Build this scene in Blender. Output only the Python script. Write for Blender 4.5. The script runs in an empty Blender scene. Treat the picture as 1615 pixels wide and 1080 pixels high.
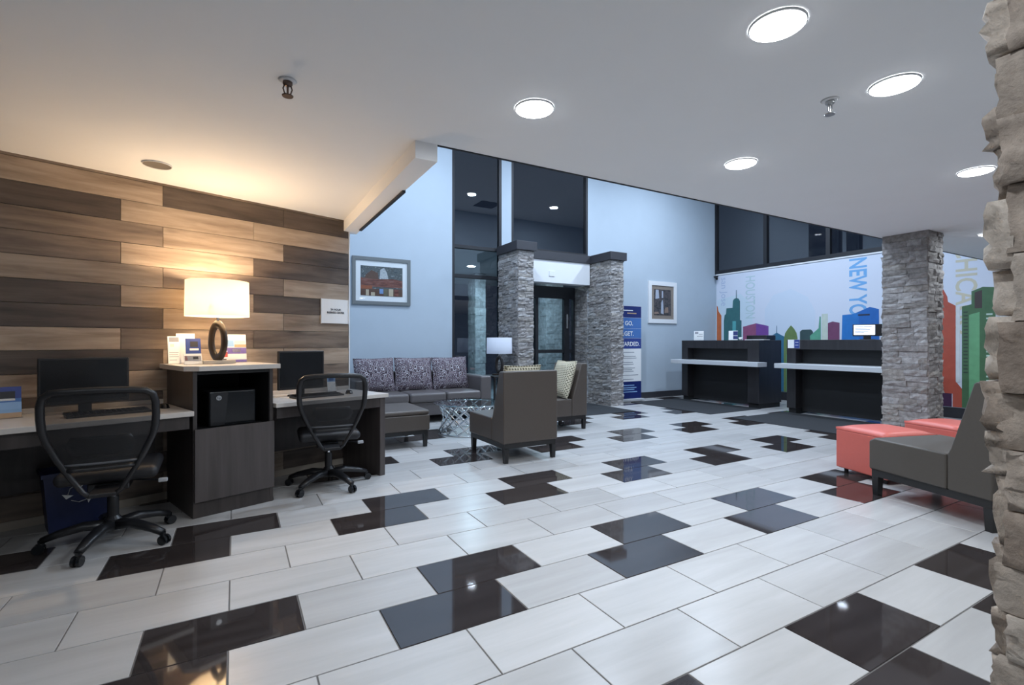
import bpy, math, random
from mathutils import Vector, Matrix
R = math.radians
random.seed(7)
scene = bpy.context.scene
col = scene.collection

# ------------------------------------------------------------------ camera, world, exposure
cam_data = bpy.data.cameras.new('camera')
cam_data.sensor_width = 36.0
cam_data.lens = 772.0 / 1615.0 * 36.0
cam_data.clip_start = 0.02
cam = bpy.data.objects.new('camera', cam_data)
cam.location = (0, 0, 1.25)
cam.rotation_euler = (R(90), 0, R(-29.5))
col.objects.link(cam)
scene.camera = cam
world = bpy.data.worlds.new('night')
scene.world = world
world.use_nodes = True
world.node_tree.nodes['Background'].inputs[0].default_value = (0.012, 0.016, 0.028, 1)
world.node_tree.nodes['Background'].inputs[1].default_value = 1.0
vs = scene.view_settings
vs.view_transform = 'Standard'
vs.look = 'None'
vs.exposure = 0.36
vs.gamma = 1.0
vs.use_curve_mapping = False

LOW_W = 9.8      # recessed downlight of the low ceiling
HIGH_W = 60.0     # recessed downlight of the tall lobby
COOL = (0.86, 0.93, 1.0)
COOLER = (0.68, 0.82, 1.0)
WARM = (1.0, 0.73, 0.46)

# ------------------------------------------------------------------ helpers
class MB:
    def __init__(s):
        s.v = []; s.f = []
    def add(s, vs_, fs):
        o = len(s.v); s.v += [tuple(p) for p in vs_]; s.f += [tuple(i + o for i in f) for f in fs]
        return s
    def box(s, x0, x1, y0, y1, z0, z1):
        return s.add([(x0,y0,z0),(x1,y0,z0),(x1,y1,z0),(x0,y1,z0),(x0,y0,z1),(x1,y0,z1),(x1,y1,z1),(x0,y1,z1)],
              [(0,3,2,1),(4,5,6,7),(0,1,5,4),(1,2,6,5),(2,3,7,6),(3,0,4,7)])
    def prism(s, poly, a, b, axis='z'):
        # poly: counter-clockwise 2D points, extruded from a to b along axis
        n = len(poly)
        def P(p, h):
            return {'z': (p[0], p[1], h), 'x': (h, p[0], p[1]), 'y': (p[0], h, p[1])}[axis]
        vs_ = [P(p, a) for p in poly] + [P(p, b) for p in poly]
        fs = [tuple(range(n-1, -1, -1)), tuple(range(n, 2*n))]
        for i in range(n):
            j = (i+1) % n; fs.append((i, j, n+j, n+i))
        if axis == 'y': fs = [tuple(reversed(f)) for f in fs]
        return s.add(vs_, fs)
    def lathe(s, prof, n=24, c=(0,0,0)):
        vs_ = []; fs = []; m = len(prof)
        for i in range(n):
            a = 2*math.pi*i/n
            for r, z in prof: vs_.append((c[0]+r*math.cos(a), c[1]+r*math.sin(a), c[2]+z))
        for i in range(n):
            j = (i+1) % n
            for k in range(m-1): fs.append((i*m+k, j*m+k, j*m+k+1, i*m+k+1))
        if prof[0][0] > 1e-6: fs.append(tuple(i*m for i in range(n-1,-1,-1)))
        if prof[-1][0] > 1e-6: fs.append(tuple(i*m+m-1 for i in range(n)))
        return s.add(vs_, fs)
    def lathe_open(s, prof, n=32, c=(0,0,0)):
        vs_ = []; fs = []; m = len(prof)
        for i in range(n):
            a = 2*math.pi*i/n
            for r, z in prof: vs_.append((c[0]+r*math.cos(a), c[1]+r*math.sin(a), c[2]+z))
        for i in range(n):
            j = (i+1) % n
            for k in range(m-1): fs.append((i*m+k, j*m+k, j*m+k+1, i*m+k+1))
        return s.add(vs_, fs)
    def tube(s, pts, r, n=8, closed=False, flat=None):
        pts = [Vector(p) for p in pts]; m = len(pts); vs_ = []; fs = []
        rr = r if isinstance(r, (list, tuple)) else [r]*m
        up = Vector((0,0,1)); prev = None
        for i, p in enumerate(pts):
            if closed: t = pts[(i+1) % m] - pts[i-1]
            else: t = pts[min(i+1,m-1)] - pts[max(i-1,0)]
            t.normalize()
            if prev is None:
                a = t.cross(up)
                if a.length < 1e-3: a = t.cross(Vector((1,0,0)))
            else:
                a = prev - t*prev.dot(t)
                if a.length < 1e-4: a = t.cross(up)
            a.normalize(); prev = a; b = t.cross(a)
            for k in range(n):
                q = 2*math.pi*k/n
                f1, f2 = flat if flat else (1, 1)
                vs_.append(p + a*math.cos(q)*rr[i]*f1 + b*math.sin(q)*rr[i]*f2)
        for i in range(m if closed else m-1):
            j = (i+1) % m
            for k in range(n):
                l = (k+1) % n; fs.append((i*n+k, i*n+l, j*n+l, j*n+k))
        if not closed:
            fs.append(tuple(range(n-1,-1,-1))); fs.append(tuple((m-1)*n+k for k in range(n)))
        return s.add(vs_, fs)
    def mesh(s, name, mat, smooth=False):
        me = bpy.data.meshes.new(name); me.from_pydata(s.v, [], s.f); me.validate()
        if mat: me.materials.append(mat)
        if smooth:
            for p in me.polygons: p.use_smooth = True
        me.update(); return me
    def build(s, name, mat, parent=None, smooth=False, bevel=0, seg=2, sub=0):
        o = bpy.data.objects.new(name, s.mesh(name, mat, smooth or bevel > 0 or sub > 0))
        col.objects.link(o)
        if parent: o.parent = parent
        if bevel > 0:
            md = o.modifiers.new('bevel', 'BEVEL'); md.width = bevel; md.segments = seg
            md.limit_method = 'ANGLE'; md.angle_limit = R(35); md.harden_normals = True
        if sub > 0:
            md = o.modifiers.new('sub', 'SUBSURF'); md.levels = sub; md.render_levels = sub
        return o

def tag(o, label=None, cat=None, group=None, kind=None):
    if label: o['label'] = label
    if cat: o['category'] = cat
    if group: o['group'] = group
    if kind: o['kind'] = kind
    return o

def empty(name, loc=(0,0,0), rz=0, label=None, cat=None, group=None, kind=None):
    o = bpy.data.objects.new(name, None); o.location = loc; o.rotation_euler = (0,0,R(rz))
    o.empty_display_size = 0.1
    col.objects.link(o); return tag(o, label, cat, group, kind)

def copy_tree(o, parent=None):
    c = o.copy(); col.objects.link(c); c.parent = parent
    for ch in list(o.children): copy_tree(ch, c)
    return c

def text(name, s, size, mat, parent, loc, rot, ext=0.0004, align='CENTER', bold=0.0, sx=1.0):
    cu = bpy.data.curves.new(name, 'FONT'); cu.body = s; cu.size = size; cu.extrude = ext
    cu.align_x = align; cu.align_y = 'CENTER'; cu.offset = bold; cu.resolution_u = 3
    t = bpy.data.objects.new(name, cu); col.objects.link(t)
    dg = bpy.context.evaluated_depsgraph_get()
    me = bpy.data.meshes.new_from_object(t.evaluated_get(dg))
    bpy.data.objects.remove(t); bpy.data.curves.remove(cu)
    me.materials.clear(); me.materials.append(mat)
    o = bpy.data.objects.new(name, me); col.objects.link(o); o.parent = parent
    o.location = loc; o.rotation_euler = rot; o.scale = (sx, 1, 1)
    return o

# ------------------------------------------------------------------ materials
def new_mat(name):
    m = bpy.data.materials.new(name); m.use_nodes = True
    nt = m.node_tree; b = nt.nodes['Principled BSDF']
    return m, nt, b
def plain(name, c, rough=0.5, metal=0.0, spec=0.5, coat=0.0, noise=0.0, nscale=30, bump=0.0):
    m, nt, b = new_mat(name)
    b.inputs['Base Color'].default_value = (*c, 1); b.inputs['Roughness'].default_value = rough
    b.inputs['Metallic'].default_value = metal; b.inputs['Specular IOR Level'].default_value = spec
    b.inputs['Coat Weight'].default_value = coat
    if noise or bump:
        tc = nt.nodes.new('ShaderNodeTexCoord'); nz = nt.nodes.new('ShaderNodeTexNoise')
        nz.inputs['Scale'].default_value = nscale; nz.inputs['Detail'].default_value = 3
        nt.links.new(tc.outputs['Object'], nz.inputs['Vector'])
        if noise:
            mx = nt.nodes.new('ShaderNodeMix'); mx.data_type = 'RGBA'
            mx.inputs['A'].default_value = (*[x*(1-noise) for x in c], 1)
            mx.inputs['B'].default_value = (*[min(1, x*(1+noise)) for x in c], 1)
            nt.links.new(nz.outputs['Fac'], mx.inputs['Factor']); nt.links.new(mx.outputs['Result'], b.inputs['Base Color'])
        if bump:
            bp = nt.nodes.new('ShaderNodeBump'); bp.inputs['Strength'].default_value = bump; bp.inputs['Distance'].default_value = 0.005
            nt.links.new(nz.outputs['Fac'], bp.inputs['Height']); nt.links.new(bp.outputs['Normal'], b.inputs['Normal'])
    return m
def emit(name, c, s):
    m, nt, b = new_mat(name)
    b.inputs['Base Color'].default_value = (*c, 1)
    b.inputs['Emission Color'].default_value = (*c, 1); b.inputs['Emission Strength'].default_value = s
    return m
def streak(name, c0, c1, rough, scale=(1.2, 12, 12), coat=0.0, bump=0.0, world=False, spec=0.5, knots=False, mid=0.5):
    """grain running along local x, shifted at random from piece to piece"""
    m, nt, b = new_mat(name); N = nt.nodes; L = nt.links
    tc = N.new('ShaderNodeTexCoord'); oi = N.new('ShaderNodeObjectInfo'); mp = N.new('ShaderNodeMapping')
    mp.inputs['Scale'].default_value = scale
    ml = N.new('ShaderNodeMath'); ml.operation = 'MULTIPLY'; ml.inputs[1].default_value = 57.0
    cb = N.new('ShaderNodeCombineXYZ'); va = N.new('ShaderNodeVectorMath'); va.operation = 'ADD'
    L.new(oi.outputs['Random'], ml.inputs[0])
    for i in range(3): L.new(ml.outputs[0], cb.inputs[i])
    L.new(tc.outputs['Object'], mp.inputs['Vector']); L.new(mp.outputs[0], va.inputs[0]); L.new(cb.outputs[0], va.inputs[1])
    nz = N.new('ShaderNodeTexNoise'); nz.inputs['Scale'].default_value = 1.0; nz.inputs['Detail'].default_value = 6; nz.inputs['Roughness'].default_value = 0.6
    nz.inputs['Distortion'].default_value = 0.4
    L.new(va.outputs[0], nz.inputs['Vector'])
    rp = N.new('ShaderNodeValToRGB'); rp.color_ramp.elements[0].position = mid-0.2; rp.color_ramp.elements[1].position = mid+0.2
    rp.color_ramp.elements[0].color = (*c0, 1); rp.color_ramp.elements[1].color = (*c1, 1)
    L.new(nz.outputs['Fac'], rp.inputs['Fac'])
    last = rp.outputs['Color']
    hs = N.new('ShaderNodeHueSaturation')
    mr = N.new('ShaderNodeMapRange'); mr.inputs['To Min'].default_value = 0.9; mr.inputs['To Max'].default_value = 1.08
    L.new(oi.outputs['Random'], mr.inputs['Value']); L.new(mr.outputs[0], hs.inputs['Value']); L.new(last, hs.inputs['Color'])
    last = hs.outputs['Color']
    if knots:
        vo = N.new('ShaderNodeTexVoronoi'); vo.inputs['Scale'].default_value = 1.0
        m2 = N.new('ShaderNodeMapping'); m2.inputs['Scale'].default_value = (1.7, 5.5, 5.5)
        v2 = N.new('ShaderNodeVectorMath'); v2.operation = 'ADD'
        L.new(tc.outputs['Object'], m2.inputs['Vector']); L.new(m2.outputs[0], v2.inputs[0]); L.new(cb.outputs[0], v2.inputs[1])
        L.new(v2.outputs[0], vo.inputs['Vector'])
        r2 = N.new('ShaderNodeValToRGB'); r2.color_ramp.elements[0].position = 0.06; r2.color_ramp.elements[1].position = 0.16
        r2.color_ramp.elements[0].color = (0.35,0.35,0.35,1); r2.color_ramp.elements[1].color = (1,1,1,1)
        L.new(vo.outputs['Distance'], r2.inputs['Fac'])
        mx = N.new('ShaderNodeMix'); mx.data_type = 'RGBA'; mx.blend_type = 'MULTIPLY'; mx.inputs['Factor'].default_value = 0.8
        L.new(last, mx.inputs['A']); L.new(r2.outputs['Color'], mx.inputs['B']); last = mx.outputs['Result']
    L.new(last, b.inputs['Base Color'])
    b.inputs['Roughness'].default_value = rough; b.inputs['Coat Weight'].default_value = coat; b.inputs['Specular IOR Level'].default_value = spec
    if bump:
        bp = N.new('ShaderNodeBump'); bp.inputs['Strength'].default_value = bump; bp.inputs['Distance'].default_value = 0.003
        L.new(nz.outputs['Fac'], bp.inputs['Height']); L.new(bp.outputs['Normal'], b.inputs['Normal'])
    return m
def stone_mat(name, cols, nscale=22):
    m, nt, b = new_mat(name); N = nt.nodes; L = nt.links
    oi = N.new('ShaderNodeObjectInfo'); rp = N.new('ShaderNodeValToRGB')
    e = rp.color_ramp.elements
    while len(e) < len(cols): e.new(0.5)
    for i, c in enumerate(cols): e[i].position = i/(len(cols)-1); e[i].color = (*c, 1)
    L.new(oi.outputs['Random'], rp.inputs['Fac'])
    ge = N.new('ShaderNodeNewGeometry'); nz = N.new('ShaderNodeTexNoise'); nz.inputs['Scale'].default_value = nscale; nz.inputs['Detail'].default_value = 7
    nz.inputs['Roughness'].default_value = 0.65
    L.new(ge.outputs['Position'], nz.inputs['Vector'])
    mx = N.new('ShaderNodeMix'); mx.data_type = 'RGBA'; mx.blend_type = 'MULTIPLY'; mx.inputs['Factor'].default_value = 0.75
    r2 = N.new('ShaderNodeValToRGB'); r2.color_ramp.elements[0].position = 0.3; r2.color_ramp.elements[0].color = (0.45,0.43,0.42,1)
    r2.color_ramp.elements[1].position = 0.65; r2.color_ramp.elements[1].color = (1.15,1.15,1.15,1)
    L.new(nz.outputs['Fac'], r2.inputs['Fac']); L.new(rp.outputs['Color'], mx.inputs['A']); L.new(r2.outputs['Color'], mx.inputs['B'])
    L.new(mx.outputs['Result'], b.inputs['Base Color']); b.inputs['Roughness'].default_value = 0.75
    bp = N.new('ShaderNodeBump'); bp.inputs['Strength'].default_value = 0.6; bp.inputs['Distance'].default_value = 0.012
    L.new(nz.outputs['Fac'], bp.inputs['Height']); L.new(bp.outputs['Normal'], b.inputs['Normal'])
    return m
def glass_mat(name, tint=(0.75,0.82,0.86), ior=1.55, rough=0.0):
    m = bpy.data.materials.new(name); m.use_nodes = True; nt = m.node_tree; N = nt.nodes; L = nt.links
    N.remove(N['Principled BSDF'])
    tr = N.new('ShaderNodeBsdfTransparent'); tr.inputs[0].default_value = (*tint, 1)
    gl = N.new('ShaderNodeBsdfGlossy'); gl.inputs['Roughness'].default_value = rough
    fr = N.new('ShaderNodeFresnel'); fr.inputs['IOR'].default_value = ior
    # the sheet's far side passes light on: only the side facing the ray mirrors it
    ge = N.new('ShaderNodeNewGeometry'); sb = N.new('ShaderNodeMath'); sb.operation = 'SUBTRACT'; sb.inputs[0].default_value = 1.0
    L.new(ge.outputs['Backfacing'], sb.inputs[1]); mu = N.new('ShaderNodeMath'); mu.operation = 'MULTIPLY'
    L.new(fr.outputs[0], mu.inputs[0]); L.new(sb.outputs[0], mu.inputs[1])
    ms = N.new('ShaderNodeMixShader'); L.new(mu.outputs[0], ms.inputs[0]); L.new(tr.outputs[0], ms.inputs[1]); L.new(gl.outputs[0], ms.inputs[2])
    L.new(ms.outputs[0], N['Material Output'].inputs['Surface']); return m
def shade_mat(name, c):
    m = bpy.data.materials.new(name); m.use_nodes = True; nt = m.node_tree; N = nt.nodes; L = nt.links
    N.remove(N['Principled BSDF'])
    d = N.new('ShaderNodeBsdfDiffuse'); d.inputs[0].default_value = (*c, 1)
    t = N.new('ShaderNodeBsdfTranslucent'); t.inputs[0].default_value = (*c, 1)
    tc = N.new('ShaderNodeTexCoord'); w = N.new('ShaderNodeTexWave'); w.inputs['Scale'].default_value = 90; w.bands_direction = 'Z'
    L.new(tc.outputs['Object'], w.inputs['Vector'])
    bp = N.new('ShaderNodeBump'); bp.inputs['Strength'].default_value = 0.05; L.new(w.outputs['Fac'], bp.inputs['Height']); L.new(bp.outputs[0], d.inputs['Normal'])
    ms = N.new('ShaderNodeMixShader'); ms.inputs[0].default_value = 0.5
    L.new(d.outputs[0], ms.inputs[1]); L.new(t.outputs[0], ms.inputs[2]); L.new(ms.outputs[0], N['Material Output'].inputs['Surface']); return m
def mesh_fabric(name, c=(0.012,0.012,0.014), opac=0.74):
    m = bpy.data.materials.new(name); m.use_nodes = True; nt = m.node_tree; N = nt.nodes; L = nt.links
    b = N['Principled BSDF']; b.inputs['Base Color'].default_value = (*c, 1); b.inputs['Roughness'].default_value = 0.6
    tr = N.new('ShaderNodeBsdfTransparent'); ms = N.new('ShaderNodeMixShader'); ms.inputs[0].default_value = opac
    L.new(tr.outputs[0], ms.inputs[1]); L.new(b.outputs[0], ms.inputs[2]); L.new(ms.outputs[0], N['Material Output'].inputs['Surface']); return m
def paisley(name):
    m, nt, b = new_mat(name); N = nt.nodes; L = nt.links
    tc = N.new('ShaderNodeTexCoord'); nz = N.new('ShaderNodeTexNoise'); nz.inputs['Scale'].default_value = 9
    vm = N.new('ShaderNodeVectorMath'); vm.operation = 'MULTIPLY_ADD'; vm.inputs[1].default_value = (0.05,0.05,0.05)
    L.new(tc.outputs['Object'], nz.inputs['Vector']); L.new(nz.outputs['Color'], vm.inputs[0]); L.new(tc.outputs['Object'], vm.inputs[2])
    vo = N.new('ShaderNodeTexVoronoi'); vo.inputs['Scale'].default_value = 17; vo.inputs['Randomness'].default_value = 0.6
    L.new(vm.outputs[0], vo.inputs['Vector'])
    rp = N.new('ShaderNodeValToRGB'); rp.color_ramp.interpolation = 'CONSTANT'
    cs = [(0.0,(0.50,0.46,0.50)),(0.15,(0.05,0.03,0.04)),(0.27,(0.22,0.18,0.22)),(0.38,(0.045,0.028,0.04)),(0.54,(0.48,0.46,0.50)),(0.62,(0.08,0.048,0.058)),(0.76,(0.24,0.20,0.23))]
    e = rp.color_ramp.elements
    while len(e) < len(cs): e.new(0.5)
    for i, (p, c) in enumerate(cs): e[i].position = p; e[i].color = (*c, 1)
    L.new(vo.outputs['Distance'], rp.inputs['Fac']); L.new(rp.outputs['Color'], b.inputs['Base Color']); b.inputs['Roughness'].default_value = 0.8
    return m
def knit(name):
    m, nt, b = new_mat(name); N = nt.nodes; L = nt.links
    tc = N.new('ShaderNodeTexCoord'); mp = N.new('ShaderNodeMapping')
    cb = N.new('ShaderNodeSeparateXYZ'); c2 = N.new('ShaderNodeCombineXYZ')
    L.new(tc.outputs['Object'], cb.inputs[0]); L.new(cb.outputs[0], c2.inputs[0]); L.new(cb.outputs[2], c2.inputs[1])
    L.new(c2.outputs[0], mp.inputs['Vector'])
    br = N.new('ShaderNodeTexBrick'); br.inputs['Scale'].default_value = 1.0
    br.inputs['Color1'].default_value = (0.10,0.085,0.055,1); br.inputs['Color2'].default_value = (0.15,0.13,0.085,1); br.inputs['Mortar'].default_value = (0.62,0.56,0.42,1)
    br.inputs['Mortar Size'].default_value = 0.007; br.inputs['Brick Width'].default_value = 0.034; br.inputs['Row Height'].default_value = 0.026
    br.inputs['Mortar Smooth'].default_value = 0.3
    L.new(mp.outputs[0], br.inputs['Vector']); L.new(br.outputs['Color'], b.inputs['Base Color']); b.inputs['Roughness'].default_value = 0.9
    return m

M = {}
M['ceiling'] = plain('ceiling_paint', (0.89,0.89,0.90), 0.9, noise=0.02, nscale=3)
M['wall'] = plain('blue_grey_wall_paint', (0.42,0.49,0.56), 0.85, noise=0.03, nscale=4)
M['white'] = plain('white_paint', (0.72,0.73,0.75), 0.7)
M['grout'] = plain('grout', (0.16,0.15,0.145), 0.9, noise=0.1)
M['tile_light'] = streak('polished_pale_tile', (0.43,0.42,0.41), (0.51,0.50,0.495), 0.27, (1.0, 9, 9), spec=0.42)
M['tile_dark'] = streak('polished_dark_tile', (0.028,0.022,0.021), (0.045,0.037,0.036), 0.045, (1.0, 14, 14), spec=0.7)
M['wood_light'] = streak('pale_wood_tile', (0.20,0.145,0.105), (0.45,0.36,0.28), 0.45, (1.7, 15, 15), bump=0.15, knots=True)
M['wood_mid'] = streak('brown_wood_tile', (0.085,0.060,0.045), (0.26,0.20,0.155), 0.45, (1.7, 15, 15), bump=0.15, knots=True)
M['wood_dark'] = streak('dark_wood_tile', (0.045,0.032,0.026), (0.13,0.098,0.078), 0.45, (1.7, 15, 15), bump=0.15, knots=True)
M['wall_grout'] = plain('pale_wall_grout', (0.42,0.37,0.31), 0.9)
M['laminate'] = streak('espresso_laminate', (0.030,0.024,0.022), (0.060,0.048,0.045), 0.4, (14, 14, 1.2))
M['laminate_panel'] = streak('espresso_laminate_panel', (0.055,0.046,0.044), (0.095,0.08,0.078), 0.4, (16, 16, 1.0))
M['pod'] = streak('black_brown_laminate', (0.017,0.016,0.018), (0.030,0.028,0.031), 0.4, (14, 14, 1.2))
M['black_inside'] = plain('black_interior', (0.010,0.010,0.011), 0.6)
M['worktop'] = plain('pale_stone_worktop', (0.60,0.56,0.52), 0.3, noise=0.06, nscale=40)
M['black_plastic'] = plain('black_plastic', (0.014,0.014,0.016), 0.35)
M['black_gloss'] = plain('black_gloss', (0.010,0.011,0.013), 0.12)
M['screen'] = plain('dark_screen', (0.008,0.009,0.011), 0.22)
M['chrome'] = plain('chrome', (0.72,0.73,0.75), 0.12, metal=1.0)
M['steel'] = plain('brushed_steel', (0.55,0.56,0.57), 0.3, metal=1.0)
M['grey_plastic'] = plain('light_grey_plastic', (0.45,0.46,0.48), 0.5)
M['bar_grey'] = plain('dark_grey_plastic', (0.09,0.095,0.105), 0.35)
M['seat_black'] = plain('black_seat_fabric', (0.016,0.016,0.019), 0.5, bump=0.2, nscale=300)
M['mesh'] = mesh_fabric('black_mesh')
M['taupe'] = plain('taupe_leather', (0.088,0.071,0.060), 0.42, noise=0.06, nscale=60, bump=0.06)
M['taupe_cloth'] = plain('charcoal_taupe_vinyl', (0.078,0.066,0.055), 0.48, noise=0.06, nscale=60, bump=0.06)
M['sofa'] = plain('grey_brown_leather', (0.115,0.102,0.102), 0.33, noise=0.06, nscale=50, bump=0.06)
M['black_wood'] = plain('black_wood', (0.014,0.013,0.013), 0.4)
M['coral'] = plain('coral_vinyl', (0.62,0.135,0.105), 0.42, noise=0.04, nscale=40, bump=0.05)
M['paisley'] = paisley('paisley_cloth')
M['knit'] = knit('cream_knit')
M['glass'] = glass_mat('window_glass', (0.74,0.80,0.84), 2.1)
M['table_glass'] = glass_mat('table_glass', (0.80,0.86,0.86), 1.5)
M['acrylic'] = glass_mat('clear_acrylic', (0.97,0.975,0.975), 1.3)
M['frame_black'] = plain('black_metal_frame', (0.009,0.010,0.014), 0.55)
M['cap'] = plain('charcoal_cap', (0.035,0.035,0.042), 0.5)
M['stone'] = stone_mat('grey_ledge_stone', [(0.20,0.185,0.18),(0.33,0.31,0.30),(0.27,0.255,0.25),(0.42,0.41,0.41),(0.24,0.225,0.215),(0.36,0.335,0.31)])
M['stone_tan'] = stone_mat('tan_ledge_stone', [(0.66,0.57,0.49),(0.42,0.34,0.28),(0.74,0.66,0.58),(0.60,0.51,0.43),(0.30,0.235,0.19),(0.68,0.60,0.52)], 30)
M['stone_pale'] = stone_mat('pale_outdoor_stone', [(0.40,0.42,0.42),(0.6,0.62,0.62),(0.5,0.52,0.52)], 12)
M['mat'] = plain('charcoal_floor_mat', (0.022,0.024,0.028), 0.95, noise=0.2, nscale=200, bump=0.3)
M['led'] = emit('led_lens', (0.95,0.98,1.0), 14.0)
M['bulb'] = emit('lamp_bulb', (1.0,0.8,0.5), 30.0)
M['shade_lit'] = shade_mat('cream_lampshade', (0.86,0.80,0.70))
M['shade_off'] = shade_mat('white_lampshade', (0.80,0.82,0.88))
M['lamp_dark'] = plain('dark_bronze_ceramic', (0.030,0.022,0.018), 0.3)
M['lamp_base'] = plain('champagne_metal', (0.46,0.42,0.36), 0.4, metal=0.6)
M['paper'] = plain('white_paper', (0.80,0.80,0.80), 0.7)
M['paper_warm'] = plain('cream_paper', (0.72,0.66,0.56), 0.7)
M['blue'] = plain('royal_blue_print', (0.03,0.055,0.24), 0.45)
M['blue_mid'] = plain('mid_blue_print', (0.06,0.16,0.42), 0.45)
M['navy'] = plain('navy_print', (0.008,0.020,0.13), 0.45)
M['sky'] = plain('sky_blue_print', (0.25,0.42,0.68), 0.5)
M['purple_p'] = plain('purple_print', (0.17,0.12,0.36), 0.5)
M['tan_p'] = plain('tan_print', (0.50,0.33,0.20), 0.5)
M['red_p'] = plain('red_print', (0.55,0.08,0.05), 0.5)
M['ink'] = plain('dark_ink', (0.03,0.03,0.04), 0.6)
M['grey_ink'] = plain('grey_ink', (0.25,0.26,0.30), 0.6)
M['bin'] = plain('navy_plastic_bin', (0.012,0.020,0.075), 0.4)
M['grey_frame'] = plain('grey_picture_frame', (0.14,0.155,0.16), 0.45)
M['mat_board'] = plain('white_mat_board', (0.74,0.77,0.80), 0.8)
M['taupe_board'] = plain('taupe_mat_board', (0.27,0.215,0.175), 0.8)
M['shelf'] = plain('silver_shelf', (0.62,0.64,0.67), 0.35, metal=0.2)

# ------------------------------------------------------------------ the setting
LOWZ = 2.51; HIGHZ = 5.15
FW = 8.1          # front wall face
MW = 10.4         # mural wall face
SOF = 2.95        # edge of the low ceiling

# floor with single tiles
floor = MB().box(-6.2, MW, -3.6, 8.6, -0.12, -0.004).build('floor', M['grout'])
tag(floor, kind='structure')
TW, TL, GAP = 0.338, 0.611, 0.006
def tile_mesh(name, mat):
    a, b, c = TL/2-GAP/2, TW/2-GAP/2, 0.0015
    m = MB()
    vs_ = []
    for z, k in ((-0.004, 0), (-c, 0), (0, c)):
        for sx, sy in ((-1,-1),(1,-1),(1,1),(-1,1)): vs_.append((sx*(a-k), sy*(b-k), z))
    fs = [(8,9,10,11)]
    for l in (0, 4):
        for i in range(4): j = (i+1) % 4; fs.append((l+i, l+j, l+4+j, l+4+i))
    m.add(vs_, fs); return m.mesh(name, mat)
tl, td = tile_mesh('floor_tile', M['tile_light']), tile_mesh('floor_tile_dark', M['tile_dark'])
cells = []
S_, C_ = math.sin(R(29.5)), math.cos(R(29.5))
for k in range(-14, 23):
    y = 0.947 + TW*k + TW/2
    odd = k % 2
    for i in range(-13, 16):
        x = (1.197 if odd else 1.489) + TL*i + TL/2
        if x < -6.2+TL/2 or x > MW-TL/2+0.2 or y > 8.45 or y < -3.4: continue
        dark = (k % 4 == 3 and i % 2 == 1) or (k % 4 == 0 and i % 2 == 1)
        f = x*S_ + y*C_; r = x*C_ - y*S_
        vis = f > 0.9 and abs(r)/f < 1.28
        cells.append((f if vis else 1e3+abs(f), x, y, dark))
cells.sort()
rest = {False: MB(), True: MB()}
for n, (f, x, y, dark) in enumerate(cells):
    if x + TL/2 > MW: x = x - 0.0
    if n < 290:
        o = bpy.data.objects.new('floor_tile', td if dark else tl); col.objects.link(o); o.parent = floor; o.location = (x, y, 0)
    else:
        me = td if dark else tl
        rest[dark].add([(v.co.x+x, v.co.y+y, v.co.z) for v in me.vertices], [tuple(p.vertices) for p in me.polygons])
for d, nm in ((False, 'pale_tile_field'), (True, 'dark_tile_field')):
    tag(rest[d].build(nm, M['tile_dark'] if d else M['tile_light'], floor), kind='stuff')

# ceilings
ceil = MB().prism([(-6.2,-3.6),(MW,-3.6),(MW,SOF),(1.05,SOF),(1.05,6.2),(-6.2,6.2)], LOWZ, LOWZ+0.12).build('ceiling', M['ceiling'])
tag(ceil, kind='structure')
tag(MB().box(0.9, MW+0.1, SOF-0.1, 8.3, HIGHZ, HIGHZ+0.1).build('ceiling_upper', M['ceiling']), kind='structure')
# bulkheads above the low ceiling's edges
tag(MB().box(1.125, MW, SOF-0.10, SOF, LOWZ+0.121, HIGHZ).build('wall_bulkhead', M['wall']), kind='structure')
tag(MB().box(0.976, 1.124, SOF, 5.36, 2.40, HIGHZ).build('trim_1', M['ceiling'], bevel=0.004), kind='structure')
tag(MB().box(1.125, MW-0.03, SOF+0.0005, SOF+0.014, LOWZ-0.006, LOWZ+0.12).build('trim_2', M['frame_black']), kind='structure')
# thin dark track fixed along the beam
trk = MB().box(1.100, 1.1235, 3.62, 5.10, 2.383, 2.3995).build('ceiling_track', M['frame_black'])
tag(trk, 'thin black track fixed under the white ceiling beam', 'track')

# back and side walls (behind the camera)
tag(MB().box(-6.2, MW+0.1, -3.72, -3.6, 0, HIGHZ).build('wall_back', M['wall']), kind='structure')
tag(MB().box(-6.32, -6.2, -3.6, 6.2, 0, LOWZ).build('wall_far_left', M['wall']), kind='structure')
# return wall from the wood clad wall's end to the front wall
tag(MB().box(0.93, 1.03, 5.30, FW, 0, HIGHZ).build('wall_return', M['wall']), kind='structure')

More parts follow.
